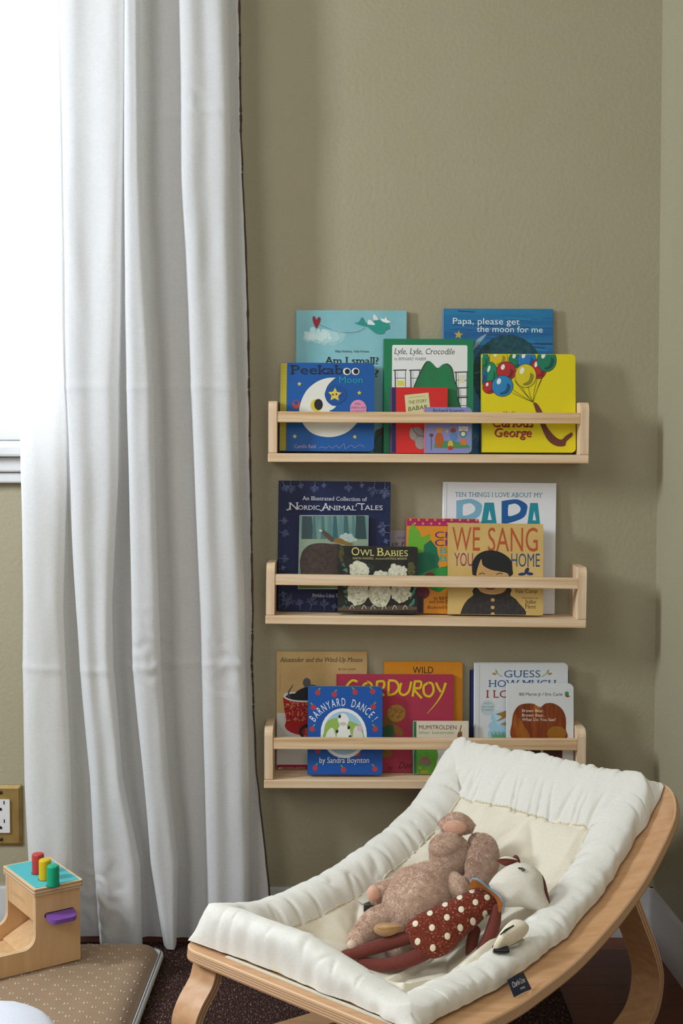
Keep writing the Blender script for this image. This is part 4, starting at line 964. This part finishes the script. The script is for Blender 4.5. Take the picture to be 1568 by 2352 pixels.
    for a, c in (((L0 + bol, C0 + bol), (L0 + bol, C1 - bol)), ((L0 + bol, C1 - bol), (L1 - bol, C1 - bol)), ((L1 - bol, C1 - bol), (L1 - bol, C0 + bol)), ((L1 - bol, C0 + bol), (L0 + bol, C0 + bol))):
        for i in range(110): loop.append((a[0] + (c[0] - a[0]) * i / 110, a[1] + (c[1] - a[1]) * i / 110))
    P = [ptl(l, wv) + Vector((0, 0, .0014 + .0005 * math.sin(i * 2.1))) for i, (l, wv) in enumerate(loop)]
    sm.loft(P + [P[0]], [.0014 + .0005 * math.sin(i * 2.1) for i in range(len(P) + 1)], SEAM, 6)
    q = sm.build('seam', cu, smooth=True, M=inv); q['label'] = 'corded seam around the quilted middle'
    # woven label on the outer side
    lab = fabric('navy_label', '1f2735', 0, 900); white = ink('dcdcdc')
    def hitw(x, y, wv):
        d = ray(x, y); k = (UW.dot(BO + UW * wv - EYE)) / UW.dot(d); return EYE + d * k
    c4 = [hitw(1161, 2254, .2), hitw(1200, 2234, .2), hitw(1219, 2273, .217), hitw(1177, 2294, .217)]
    nn = (c4[1] - c4[0]).cross(c4[3] - c4[0]).normalized(); nn = nn if nn.dot(EYE - c4[0]) > 0 else -nn
    def bl(u, v, h=0): return (c4[3] * (1 - u) + c4[2] * u) * (1 - v) + (c4[0] * (1 - u) + c4[1] * u) * v + nn * (h + .003 + .002 * math.sin(u * 4))
    m = MB(); m.grid(lambda u, v: bl(u, v), 8, 6, lab)
    for t_, x0, x1, yb, cap, it in (('Charlie Crane', .1, .84, .46, .30, .3), ('PARIS', .40, .66, .17, .12, 0)):
        V, T, E = glyphs(t_, .006); mx, Mx = min(v[0] for v in V), max(v[0] for v in V); H = cap_height()
        m.add([bl(x0 + (v[0] - mx + v[1] * it) / (Mx - mx) * (x1 - x0), yb + v[1] / H * cap, .0004) for v in V], T, white)
    q = m.build('woven_label', cu, M=inv); q['label'] = 'navy label with white lettering on the side bolster'
    # harness lying in the seat
    return o, pt, ht, (C0, C1, L0, L1)
BNC, BPT, BHT, (C0, C1, L0, L1) = bouncer()
def on_seat(x, y, lift=0.0):
    """where the sight line meets the padded seat; with lift, the last point of it that far above the padding"""
    d = ray(x, y)
    def over(t):
        p = EYE + d * t; r = p - BO; l, wv = r.dot(UL), r.dot(UW)
        if not (L0 < l < L1 and C0 < wv < C1): return 1
        nl, nz = nrm(l); return (p.z - prof(l) - BHT(l, wv) / max(nz, .8)) * nz
    t = 1.0
    while t < 3 and over(t) > 0: t += .002
    if t >= 3: return EYE + d * 1.9
    t0 = t
    while over(t) < lift and t0 - t < lift * 1.6: t -= .001
    return EYE + d * t
def harness():
    inv = Matrix.Translation(-BNC.location)
    def Z(p): return (p[0] / 3.015 + 780, p[1] / 3.015 + 1860)
    cl = fabric('harness_cotton', 'e6dcc4', 0, 900); tape = fabric('grey_tape', 'b9b3a6', 0, 900); blk = mat('buckle_black', '17171a', .4, .4)
    P = [(1050, 985), (1085, 905), (1130, 835), (1200, 778), (1270, 780), (1310, 815), (1285, 862), (1230, 900), (1150, 945), (1090, 985)]
    c = on_seat(*Z((1180, 880)), .02); nv = ((EYE - c).normalized() * .6 + Vector((0, 0, .8))).normalized()
    m = MB(); inflate(m, [plane_hit(*Z(p), c, nv) for p in P], nv, .016, cl); hp = m.build('harness_pad', BNC, smooth=True, M=inv)
    m = MB(); S = [plane_hit(*Z(p), c + nv * .0168, nv) for p in ((1112, 866), (1150, 832), (1205, 800))]; m.loft(S, [(.0004, .001), (.0016, .0012), (.0004, .001)], blk, 8); m.build('strap_slot', hp, M=inv)
    for pts, nm in (((( 1100, 950), (1200, 925), (1240, 890)), 'r'), (((140, 640), (215, 615), (250, 650)), 'l')):
        w_ = [on_seat(*Z(p), .006) for p in pts]; m = MB(); m.loft(w_, [(.0095, .0014)] * 3, tape, 10); st = m.build('strap', BNC, smooth=True, M=inv)
        b0 = on_seat(*Z((1115, 965) if nm == 'r' else (215, 685)), .008); m = MB(); m.box(b0, (.022, .016, .006), blk, bev=.002); q = m.build('buckle', st, M=inv); q['label'] = 'black plastic buckle'

# ------------------------------------------------------------------ soft toys in the bouncer
def plane_hit(x, y, c, n):
    d = ray(x, y); return EYE + d * (n.dot(c - EYE) / n.dot(d))
def inflate(m, loop, nv, T, mt, K=8, back=.7, pw=2.2, mfn=None):
    """stuffed shape from an outline: two domed faces that meet at a seam"""
    Q = cr([tuple(p) for p in loop] + [tuple(loop[0])], 5)[:-1]; Q = [Vector(q) for q in Q]; n = len(Q); c = sum(Q, Vector()) / n
    for s in (1, -back):
        o = len(m.v); k0 = m.mi(mt)
        for k in range(K + 1):
            r = 1 - (k / K) ** 1.0
            r_ = math.sin(r * PI / 2)
            h = T * s * max(0, 1 - r_ ** pw) ** .5
            for q in Q: m.v.append(c + (q - c) * r_ + nv * h)
        for k in range(K):
            for i in range(n):
                a, b = i, (i + 1) % n; m.f.append([o + k * n + a, o + k * n + b, o + (k + 1) * n + b, o + (k + 1) * n + a]); m.m.append(k0)
def blob(m, c, ax, mt, nu=28, nv=18, wob=0.0):
    """ellipsoid with axes ax (three vectors)"""
    def f(u, v):
        a, b = u * 2 * PI, (v - .5) * PI; d = ax[0] * math.cos(a) * math.cos(b) + ax[1] * math.sin(a) * math.cos(b) + ax[2] * math.sin(b)
        return c + d * (1 + wob * noise.noise((c + d) * 45))
    m.grid(f, nu, nv, mt, wrapu=True)
def rounded(pts, rad, n=7):
    """centre line and radii with round ends added"""
    pts = [Vector(p) for p in pts]; P, R = [], []
    C = cr([tuple(p) + (r,) for p, r in zip(pts, rad)], n)
    pts = [Vector(q[:3]) for q in C]; rad = [max(q[3], .0005) for q in C]
    t0 = (pts[1] - pts[0]).normalized(); t1 = (pts[-1] - pts[-2]).normalized()
    for i in range(5): a = PI / 2 * i / 5; P.append(pts[0] - t0 * rad[0] * math.cos(a)); R.append(max(rad[0] * math.sin(a), .0004))
    P += pts; R += rad
    for i in range(4, -1, -1): a = PI / 2 * i / 5; P.append(pts[-1] + t1 * rad[-1] * math.cos(a)); R.append(max(rad[-1] * math.sin(a), .0004))
    return P, R
def furry(m, n, ln, mt, seed=1, lay=None, lean=.6):
    """short pile: fine blades growing out of the faces built so far"""
    R = random.Random(seed); F0 = list(m.f); A = []; tot = 0
    for f in F0:
        p = [m.v[i] for i in f]; a = (p[1] - p[0]).cross(p[2] - p[0]).length + ((p[2] - p[0]).cross(p[3] - p[0]).length if len(p) > 3 else 0); tot += a; A.append(tot)
    cen = sum((m.v[i] for f in F0 for i in f[:1]), Vector()) / len(F0)
    import bisect
    sg = 0
    for f, a in zip(F0, A):
        p = [m.v[i] for i in f]; nn = (p[1] - p[0]).cross(p[2] - p[0]); sg += nn.dot(p[0] - cen)
    vs, fs = [], []
    for k in range(n):
        f = F0[min(bisect.bisect(A, R.random() * tot), len(F0) - 1)]; p = [m.v[i] for i in f]; a, b = R.random(), R.random()
        q = p[0].lerp(p[1], a).lerp(p[-1].lerp(p[2], a) if len(p) > 3 else p[2], b)
        nn = (p[1] - p[0]).cross(p[2] - p[0])
        if nn.length < 1e-9: continue
        nn.normalize()
        if sg < 0: nn = -nn
        g = Vector((R.gauss(0, 1), R.gauss(0, 1), R.gauss(0, 1))) * .3 + (lay or Vector((0, 0, -1))) * lean + .45 * noise.noise_vector(q * 140)
        d = (nn + g).normalized() * ln * (.6 + .7 * R.random()); s = d.cross(Vector((R.gauss(0, 1), R.gauss(0, 1), R.gauss(0, 1)))).normalized() * ln * .075
        o = len(vs); mid = q + d * .55 + nn * ln * .12; vs += [q - s, q + s, mid + s * .7, mid - s * .7, q + d]; fs += [(o, o + 1, o + 2, o + 3), (o + 3, o + 2, o + 4)]
    m.add(vs, fs, mt)
KP = 1.88 / F
def Z2(p): return (p[0] / 3.015 + 780, p[1] / 3.015 + 1860)
FUR = noisy('brown_plush', 'd4b29b', 'e6cab5', (90, 90, 90), rough=.95, bump=.6, bscale=(420, 420, 420), sheen=.5, spec=.05)
FURP = noisy('peach_plush', 'e3b69e', 'dcaa92', (60, 60, 60), rough=.9, bump=.3, bscale=(500, 500, 500), sheen=.4, spec=.05)
def plush():
    c0 = on_seat(968, 2066, .036)
    o = thing('plush_toy', 'fluffy light brown plush animal with long floppy ears lying on its back in the bouncer', 'soft toy', None, c0)
    inv = Matrix.Translation(-c0)
    VX = (aty(1000, 2000, -.6) - aty(900, 2000, -.6)).normalized(); TO = (EYE - c0).normalized(); VY = TO.cross(VX).normalized()
    if VY.z < 0: VY = -VY
    def at(x, y, lift): return on_seat(*Z2((x, y)), lift)
    def part(nm, m, n, ln=.0055, seed=1, mt=FUR, lay=None):
        furry(m, int(n * 1.9), ln * .55, mt, seed, lay); return m.build(nm, o, smooth=True, M=inv)
    m = MB(); a, b = at(512, 678, .044), at(640, 520, .05); b2 = at(720, 440, .05)
    P, R = rounded([a, a.lerp(b, .55), b, b2], [.047, .051, .038, .024]); m.loft(P, R, FUR, 30); part('body', m, 30000, .0052, 1)
    hd = at(768, 318, .062); m = MB(); blob(m, hd, [VX * .0315, VY * .0325, TO * .029], FUR, 30, 20, .05)
    blob(m, hd + VY * .012 - VX * .006 + TO * .008, [VX * .026, VY * .022, TO * .024], FUR, 24, 14, .05); part('head', m, 20000, .005, 2)
    # ear folded over the top of the head, peach inside
    e = hd + VY * .040 + VX * .011 - TO * .004; m = MB(); L = [e + VX * (-.026 + .0065 * i) + VY * (.0075 * math.sin(PI * i / 8)) for i in range(9)]
    m.loft(L, [(.004 + .010 * math.sin(PI * min(1, (i + .6) / 8.6)), .006 + .012 * math.sin(PI * min(1, (i + .6) / 8.6))) for i in range(9)], FUR, 18, up=VY)
    q = part('ear', m, 6000, .0042, 3); m = MB(); blob(m, e + TO * .0135 - VX * .004 + VY * .002, [VX * .019, VY * .0115, TO * .006], FURP, 20, 12, .1); furry(m, 1200, .002, FURP, 4); qq = m.build('inner_ear', q, smooth=True, M=inv); qq['label'] = 'peach inside of the ear'
    t = at(985, 225, .056) ; m = MB(); pts = [at(940, 215, .06), at(990, 260, .06), at(985, 360, .055), at(955, 450, .05), at(925, 500, .045)]
    P, R = rounded(pts, [.012, .021, .0245, .020, .013]); m.loft(P, [(r, r * .6) for r in R], FUR, 22, up=TO); part('ear', m, 15000, .0055, 5)
    m = MB(); pts = [at(590, 480, .045), at(480, 505, .035), at(370, 545, .028), at(275, 585, .026)]
    P, R = rounded(pts, [.016, .0150, .0145, .0165]); m.loft(P, R, FUR, 20, up=TO); q = part('arm', m, 9000, .0045, 6)
    h = at(235, 578, .030) + TO * .013; m = MB(); blob(m, h, [VX * .0098, VY * .0115, TO * .006], FURP, 20, 12); furry(m, 800, .0016, FURP, 7); qq = m.build('paw_pad', q, smooth=True, M=inv); qq['label'] = 'peach paw pad'
    m = MB(); pts = [at(755, 500, .055), at(800, 560, .052), at(840, 640, .045)]
    P, R = rounded(pts, [.018, .0205, .018]); m.loft(P, R, FUR, 20, up=TO); part('arm', m, 8000, .0045, 8)
    m = MB(); pts = [at(345, 740, .03), at(255, 790, .024), at(180, 855, .021), at(118, 908, .019)]
    P, R = rounded(pts, [.020, .0225, .019, .0135]); m.loft(P, R, FUR, 22, up=TO); q = part('leg', m, 13000, .0048, 9)
    h = at(92, 935, .018) + TO * .006; m = MB(); blob(m, h, [VX * .009, VY * .0085, TO * .008], ink('cbb3a0'), 18, 12); m.build('paw_pad', q, smooth=True, M=inv)
    m = MB(); pts = [at(480, 870, .014), at(430, 940, .011), at(380, 985, .010)]
    P, R = rounded(pts, [.016, .015, .013]); m.loft(P, R, FUR, 20, up=TO); part('leg', m, 6000, .0045, 10)
def fawn():
    c0 = on_seat(*Z2((780, 790)), .058)
    TO = (EYE - c0).normalized(); nv = (TO * .96 + Vector((0, 0, .2))).normalized()
    o = thing('fawn_doll', 'white-headed fawn doll in a red-brown spotted knit lying against the fluffy plush', 'soft toy', None, c0)
    inv = Matrix.Translation(-c0)
    def on(x, y, h=0): return plane_hit(*Z2((x, y)), c0 + nv * h, nv)
    knit = fabric('rust_wool', '6e3830', 0, 500, .5); cream = fabric('cream_felt', 'e3d8c0', 0, 900, .2); linen = fabric('linen_head', 'ddd6c8', 0, 700, .25)
    body = mat('rust_boucle', '74291f', .95, .05, .08); N, L, B = nt(body)
    v = N.new('ShaderNodeTexNoise'); v.inputs['Scale'].default_value = 330; v.inputs['Detail'].default_value = 2; L.new(coords(N, L), v.inputs['Vector'])
    r = N.new('ShaderNodeValToRGB'); e = r.color_ramp.elements; e[0].position = .35; e[0].color = lin('642a1e'); e[1].position = .78; e[1].color = lin('e0bfae'); x = e.new(.64); x.color = lin('7f3d2d')
    L.new(v.outputs['Fac'], r.inputs[0]); L.new(r.outputs[0], B.inputs['Base Color']); b = N.new('ShaderNodeBump'); b.inputs['Strength'].default_value = .7; b.inputs['Distance'].default_value = .002; L.new(v.outputs['Fac'], b.inputs['Height']); L.new(b.outputs[0], B.inputs['Normal'])
    BP_ = [(450, 810), (520, 742), (640, 682), (760, 627), (880, 570), (970, 545), (1050, 562), (1095, 600), (1105, 655), (1065, 705), (1000, 752), (930, 820), (860, 885), (790, 960), (720, 1010), (650, 1030), (580, 1012), (520, 965), (478, 900), (452, 850)]
    loop = [on(*p) for p in BP_]; T = .030
    Q = [Vector(q) for q in cr([tuple(p) for p in loop] + [tuple(loop[0])], 5)[:-1]]; cen = sum(Q, Vector()) / len(Q)
    def surf(p):
        """a point of the outline plane lifted onto the stuffed front"""
        d = p - cen; ln = d.length
        if ln < 1e-6: return p + nv * T
        best = 1
        u = d / ln; w2 = nv.cross(u)
        for a, b2 in zip(Q, Q[1:] + Q[:1]):
            A, C = a - cen, b2 - cen; s0, s1 = A.dot(w2), C.dot(w2)
            if (s0 > 0) != (s1 > 0):
                t = s0 / (s0 - s1); x = A.dot(u) * (1 - t) + C.dot(u) * t
                if x > 0: best = x
        rr = min(1, ln / best); return p + nv * T * max(0, 1 - rr ** 2.2) ** .5
    m = MB(); inflate(m, loop, nv, T, body, 12, .8)
    for (x, y) in ((525, 805), (625, 735), (728, 672), (828, 623), (914, 575), (540, 925), (640, 840), (742, 772), (840, 717), (937, 665), (1018, 625), (645, 972), (745, 898), (833, 838), (920, 790), (1006, 738)):
        ring = []
        for k in range(3):
            for i in range(14):
                q = 2 * PI * i / 14; rr = (1, .6, .15)[k]; p = on(x + 20 * rr * math.cos(q), y + 23 * rr * math.sin(q)); p = surf(p); ring.append(p + nv * (.0003, .0007, .0008)[k])
        fs = [(k * 14 + i, k * 14 + (i + 1) % 14, (k + 1) * 14 + (i + 1) % 14, (k + 1) * 14 + i) for k in range(2) for i in range(14)] + [tuple(range(28, 42))]
        m.add(ring, fs, cream)
    m.build('body', o, smooth=True, M=inv)
    HP = [(1030, 515), (1060, 470), (1100, 430), (1150, 395), (1200, 376), (1250, 370), (1310, 381), (1360, 410), (1398, 450), (1413, 510), (1420, 570), (1438, 625), (1453, 662), (1443, 690), (1400, 704), (1330, 690), (1260, 672), (1190, 672), (1130, 668), (1085, 620)]
    m = MB(); hl = [on(x, y, .006) for x, y in HP]; inflate(m, hl, nv, .026, linen, 12, .9); hd = m.build('head', o, smooth=True, M=inv)
    hc = sum(hl, Vector()) / len(hl)
    def onh(x, y): 
        d = on(x, y, .006) - hc; r = min(1, d.length / .052); return on(x, y, .006) + nv * (.026 * max(0, 1 - r ** 2.2) ** .5 + .0006)
    thr = ink('2a221f'); red = ink('b0463c')
    m = MB()
    for a, b2 in (((1228, 428), (1278, 440)), ((1240, 424), (1262, 455)), ((1258, 424), (1248, 440)), ((1265, 430), (1270, 452)), ((1235, 436), (1250, 432))): m.loft([onh(*a), onh(*b2)], .0007, thr, 6)
    q = m.build('stitched_eye', hd, M=inv); q['label'] = 'closed eye in dark stitches'
    m = MB()
    for a, b2 in (((1394, 662), (1398, 685)), ((1398, 685), (1420, 690)), ((1398, 684), (1452, 668))): m.loft([on(*a, .012), on(*b2, .012)], .0007, red, 6)
    q = m.build('stitched_nose', hd, M=inv); q['label'] = 'nose in red stitches'
    m = MB(); inflate(m, [on(x, y, .006) for x, y in ((1392, 440), (1408, 462), (1425, 505), (1440, 575), (1455, 645), (1450, 668), (1432, 625), (1418, 575), (1408, 515))], nv, .009, knit, 6, .9); q = m.build('blaze', hd, smooth=True, M=inv); q['label'] = 'rust stripe down the face'
    m = MB(); inflate(m, [on(x, y, .004) for x, y in ((1083, 350), (1130, 336), (1190, 340), (1235, 352), (1205, 370), (1155, 390), (1110, 372))], nv, .005, knit, 6, .9)
    inflate(m, [on(x, y, .009) for x, y in ((1098, 340), (1140, 322), (1190, 328), (1232, 348), (1190, 343), (1140, 340))], nv, .003, cream, 5, .9); m.build('ear', hd, smooth=True, M=inv)
    m = MB(); inflate(m, [on(x, y, .002) for x, y in ((1196, 325), (1216, 312), (1238, 328), (1250, 366), (1228, 356), (1212, 340))], nv, .006, knit, 6, .9); m.build('ear', hd, smooth=True, M=inv)
    # frilled collar: a double row following the neckline
    org = noisy('orange_corduroy', 'a8652c', '8e4f22', (600, 600, 600), rough=.9); blu = fabric('blue_edge', '7f9aa6', 0, 900)
    I = cr([(900, 552), (940, 545), (990, 545), (1045, 575), (1085, 620), (1100, 670), (1098, 708)], 5); O = cr([(905, 500), (925, 478), (965, 488), (1030, 540), (1100, 590), (1136, 650), (1125, 706)], 5)
    m = MB(); K = len(I)
    def cf(u, v):
        i = min(int(u * (K - 1) + .5), K - 1); p = (I[i][0] + (O[i][0] - I[i][0]) * v, I[i][1] + (O[i][1] - I[i][1]) * v)
        return on(p[0], p[1], .026 + .010 * v * (1 - .3 * math.sin(u * 14)) - .012 * (abs(u - .5) * 2) ** 3)
    m.grid(cf, K - 1, 6, org); co = m.build('collar', o, smooth=True, M=inv); q = co.modifiers.new('t', 'SOLIDIFY'); q.thickness = .0015; co['label'] = 'orange ribbed collar with a blue edge'
    m = MB(); m.loft([cf(i / (K - 1), 1.0) for i in range(K)], .0017, blu, 8); q = m.build('edging', co, smooth=True, M=inv); q['label'] = 'pale blue edging'
    def limb(nm, pts, rad, h):
        m = MB(); P, R = rounded([on(x, y, hh) for (x, y), hh in zip(pts, h)], [r * KP / 3.015 for r in rad]); m.loft(P, R, knit, 18, up=nv); return m.build(nm, o, smooth=True, M=inv)
    limb('arm', [(1085, 690), (1068, 790), (1030, 900), (985, 1000), (935, 1075)], [34, 42, 44, 45, 40], [.012, .008, .004, .002, .0])
    limb('arm', [(935, 840), (915, 920), (912, 1000), (915, 1070)], [38, 38, 38, 32], [-.02, -.02, -.02, -.02])
    limb('leg', [(490, 880), (400, 905), (300, 935), (180, 972), (40, 1010)], [44, 46, 45, 42, 38], [-.006, -.008, -.010, -.012, -.018])
    limb('leg', [(590, 990), (500, 1030), (400, 1062), (290, 1074), (160, 1060)], [48, 48, 46, 44, 38], [-.006, -.006, -.008, -.012, -.02])
    tn = noisy('tan_velvet', 'b0875a', '9c7448', (80, 80, 80), rough=.85, bump=.3, bscale=(500, 500, 500), sheen=.4)
    m = MB(); inflate(m, [on(x, y, .002) for x, y in ((445, 812), (400, 787), (330, 782), (270, 788), (235, 815), (248, 853), (305, 878), (370, 866), (425, 835))], nv, .008, tn, 7, .9)
    inflate(m, [on(x, y, .009) for x, y in ((420, 808), (370, 796), (300, 798), (262, 815), (300, 830), (370, 822))], nv, .003, noisy('tan_velvet_light', 'c69c70', 'b88e60', (80, 80, 80), rough=.85), 5, .9)
    q = m.build('tail', o, smooth=True, M=inv); q['label'] = 'tan velvet leaf-shaped tail'
harness(); plush(); fawn()

# ------------------------------------------------------------------ play mat, wooden peg toy, white cushion
PADZ = .052
def playmat():
    xr = atz(367, 2168, PADZ - .01).x; yb = atz(300, 2151, PADZ).y; x0 = -1.25; y0 = -1.42
    o = thing('play_mat', 'padded taupe play mat with tiny white sprigs on the floor under the peg toy', 'play mat', None, ((x0 + xr) / 2, (y0 + yb) / 2, .0))
    inv = Matrix.Translation(-o.location)
    tp = fabric('taupe_cotton', '957b60', 0, 900, .08); N, L, B = nt(tp)
    wht = mat('sprig_white', 'e0d8cc', .9)
    def hz(x, y):
        e = min(xr - x, yb - y, x - x0, y - y0); q = min(1, max(0, e / .05)); k = (1 - (1 - q) ** 2.4) ** .5
        return .016 + (PADZ - .016) * k + .0035 * noise.noise(Vector((x * 9, y * 7, 1))) * q + .0018 * noise.noise(Vector((x * 26, y * 20, 5))) * q
    def f(u, v):
        x, y = x0 + (xr - x0) * (1 - (1 - u) ** 1.6), y0 + (yb - y0) * (1 - (1 - v) ** 1.6)
        # rounded corner
        cx, cy = xr - .05, yb - .05
        X, Y = x, y
        if x > cx and y > cy:
            a, b_ = (x - cx) / .05, (y - cy) / .05; k = max(a, b_) / max(1e-6, math.hypot(a, b_)); k = k * .3 + .7; X, Y = cx + (x - cx) * k, cy + (y - cy) * k
        return Vector((X, Y, hz(x, y)))
    m = MB(); m.grid(f, 120, 100, tp)
    R = random.Random(11); i = 0; y = y0 + .03
    while y < yb - .012:
        x = x0 + .02 + (.0155 if i % 2 else 0)
        while x < xr - .012:
            jx, jy = x + R.gauss(0, .001), y + R.gauss(0, .001)
            for dx, dy in ((-.0026, .0012), (-.0020, -.0026), (.0030, -.0008)):
                px, py = jx + dx, jy + dy
                if px < xr - .05 or py < yb - .05: m.add([(px + .00125 * math.cos(q * PI / 3), py + .0014 * math.sin(q * PI / 3), hz(px, py) + .0005) for q in range(6)], [(0, 1, 2, 3, 4, 5)], wht)
            x += .031
        y += .0165; i += 1
    top = m.build('cover', o, smooth=True, M=inv)
    sd = fabric('mat_underside', 'dcdcdc', 0, 900, .1); m = MB()
    lp = rrect(x0, y0, xr - .0005, yb - .0005, .017, 8)
    m.prism(lp, lambda x, y, h: Vector((x, y, .0095 + h)), .012, sd); q = m.build('base_panel', o, M=inv, bevel=.004); q['label'] = 'white underside of the mat'
    z = MB(); P = [Vector((x, y, .0225)) for x, y in rrect(x0, y0, xr + .003, yb + .001, .018, 8)]; z.loft(P + [P[0]], [(.0045, .0085)] * (len(P) + 1), ink('e9e9e9'), 8, up=Vector((0, 0, 1))); z.loft([p + Vector((0, 0, .0085)) for p in P] + [P[0] + Vector((0, 0, .0085))], .0011, ink('5d6672'), 6)
    q = z.build('zip', o, smooth=True, M=inv); q['label'] = 'white zip along the side'
playmat()
def pegtoy():
    z0 = PADZ + .003; R0 = atz(185, 2203, z0); E0 = atz(-10, 2251.5, z0); da = (E0 - R0); da.z = 0; da.normalize(); db = Vector((-da.y, da.x, 0))
    if db.x > 0: db = -db                              # from the near panel to the far one
    H = aty(187, 2036, R0.y).z - z0
    Fp = atz(84, 2060, z0 + H); Lt = (Fp - R0).dot(da); Wt = (atz(20, 2006, z0 + H) - Fp).dot(db)
    o = thing('peg_toy', 'birch plywood toy with a turquoise top and three pegs on the play mat', 'wooden toy', None, R0)
    o.rotation_euler = (0, 0, 0); inv = Matrix.Translation(-R0)
    def W(a, b_, z): return R0 + da * a + db * b_ + Vector((0, 0, z))
    t = .009; La = Lt + .155; h1 = .036; rc = .022
    prof_ = [(0, 0.0), (La, 0.0), (La, h1)] + [(Lt + rc - rc * math.sin(q * PI / 16), h1 + rc - rc * math.cos(q * PI / 16)) for q in range(0, 9)] + [(Lt, H - .0), (0, H - .0)]
    for k in (0, 1):
        b0 = k * (Wt - t); m = MB(); m.prism(prof_, lambda x, y, h: W(x, b0 + h, y), t, TOYWOOD, bands=[TOYEDGE, TOYEDGE, TOYEDGEB, TOYEDGE, TOYEDGE]); m.build('side_panel', o, M=inv, bevel=.0012)
    def slab(nm, a0, a1, b0, b1, zz0, zz1, m_=TOYWOOD):
        m = MB(); vs = [W(a, b_, z) for a in (a0, a1) for b_ in (b0, b1) for z in (zz0, zz1)]
        m.add(vs, [(0, 1, 3, 2), (4, 6, 7, 5), (0, 4, 5, 1), (2, 3, 7, 6), (0, 2, 6, 4), (1, 5, 7, 3)], m_); return m.build(nm, o, M=inv, bevel=.001)
    slab('tray_floor', .0, La - .002, t + .0002, Wt - t - .0002, .003, .011); slab('back_board', 0, .008, t + .0002, Wt - t - .0002, .0115, H - .0005)
    fb = slab('front_board', Lt - .009, Lt - .0005, t + .0002, Wt - t - .0002, H - .046, H - .0005)
    m = MB(); V, T, E = glyphs('LOVEVERY', 0); mx, Mx = min(v[0] for v in V), max(v[0] for v in V); k = .0075 / cap_height()
    m.add([W(Lt - .0004, Wt - t - .016 - (v[0] - mx) / (Mx - mx) * .066, H - .029 + v[1] * k) for v in V], T, ink('bf986c')); q = m.build('engraving', fb, M=inv); q['label'] = 'faint burnt lettering'
    m = MB(); m.prism([(.009, .055), (Lt + .01, .0145), (Lt + .01, .0115), (.009, .05)], lambda x, y, h: W(x, t + .0004 + h, y), Wt - 2 * t - .0008, TOYWOOD); m.build('ramp', o, M=inv)
    m = MB(); TP = rrect(-.004, -.004, Lt + .004, Wt + .004, .004, 4); m.prism(TP, lambda x, y, h: W(x, y, H + .0004 + h), .0115, TOYEDGE, bands=[TOYEDGE, TOYEDGEB, TOYEDGE, TOYEDGE, TOYEDGEB, TOYEDGE]); tp = m.build('top_plate', o, M=inv)
    zt = H + .0119
    m = MB(); m.prism(rrect(.001, .001, Lt - .001, Wt - .001, .002, 3), lambda x, y, h: W(x, y, zt + h), .0006, mat('turquoise_paint', '4fb6bd', .45)); q = m.build('painted_top', tp, M=inv); q['label'] = 'turquoise painted top'
    for (x, y), c, nm in (((87.5, 2005), 'b8403f', 'red'), ((103.5, 2019), 'd2b41e', 'yellow'), ((122, 2033.5), '17a178', 'green')):
        p = atz(x, y, z0 + zt + .0006); r = .0102; m = MB(); hh = .034
        m.loft([p - Vector((0, 0, .0))] + [p + Vector((0, 0, hh - .003))] + [p + Vector((0, 0, hh - .003 + .003 * math.sin(q * PI / 8))) for q in (1, 2, 3, 4)], [r, r] + [r - .003 + .003 * math.cos(q * PI / 8) for q in (1, 2, 3, 4)], mat(nm + '_peg_paint', c, .4), 28, up=Vector((0, 1, 0)))
        q = m.build('peg', o, M=inv, auto=50); q['label'] = nm + ' peg'
        m = MB(); P = [(p + Vector((r * 1.12 * math.cos(a * PI / 12), r * 1.12 * math.sin(a * PI / 12), .0003))) for a in range(24)]; m.add(P, [tuple(range(24))], ink('2a3a3a')); m.build('peg_hole', tp, M=inv)
    sc = aty(141, 2089, R0.y); a_ = Lt * .47; zc = H - .037
    m = MB(); m.prism(rrect(-.0262, -.0045, .0262, .0045, .0044, 5), lambda x, y, h: W(a_ + x, -.0006 + h, zc + y + x * .0), .0009, ink('241c1a')); m.build('slot', o, M=inv)
    m = MB(); m.prism(rrect(-.0245, -.024, .0245, .006, (.012, .012, .001, .001), 8), lambda x, y, h: W(a_ + x, y, zc - .0035 + h + y * .25), .007, mat('purple_paint', '7c4fa3', .35, .5)); q = m.build('sliding_disc', o, M=inv, bevel=.0028, auto=50); q['label'] = 'purple tongue poking from the slot'
pegtoy()
def pillow():
    c = atz(-62, 2420, .10); o = thing('floor_cushion', 'white rounded cushion just showing at the front edge of the play mat', 'cushion', None, c)
    m = MB(); blob(m, c, [Vector((.115, 0, 0)), Vector((0, .13, 0)), Vector((0, 0, .045))], fabric('white_cotton', 'd9dbe6', 0, 900, .1), 40, 24, .02); m.build('cover', o, smooth=True, M=Matrix.Translation(-c))
pillow()
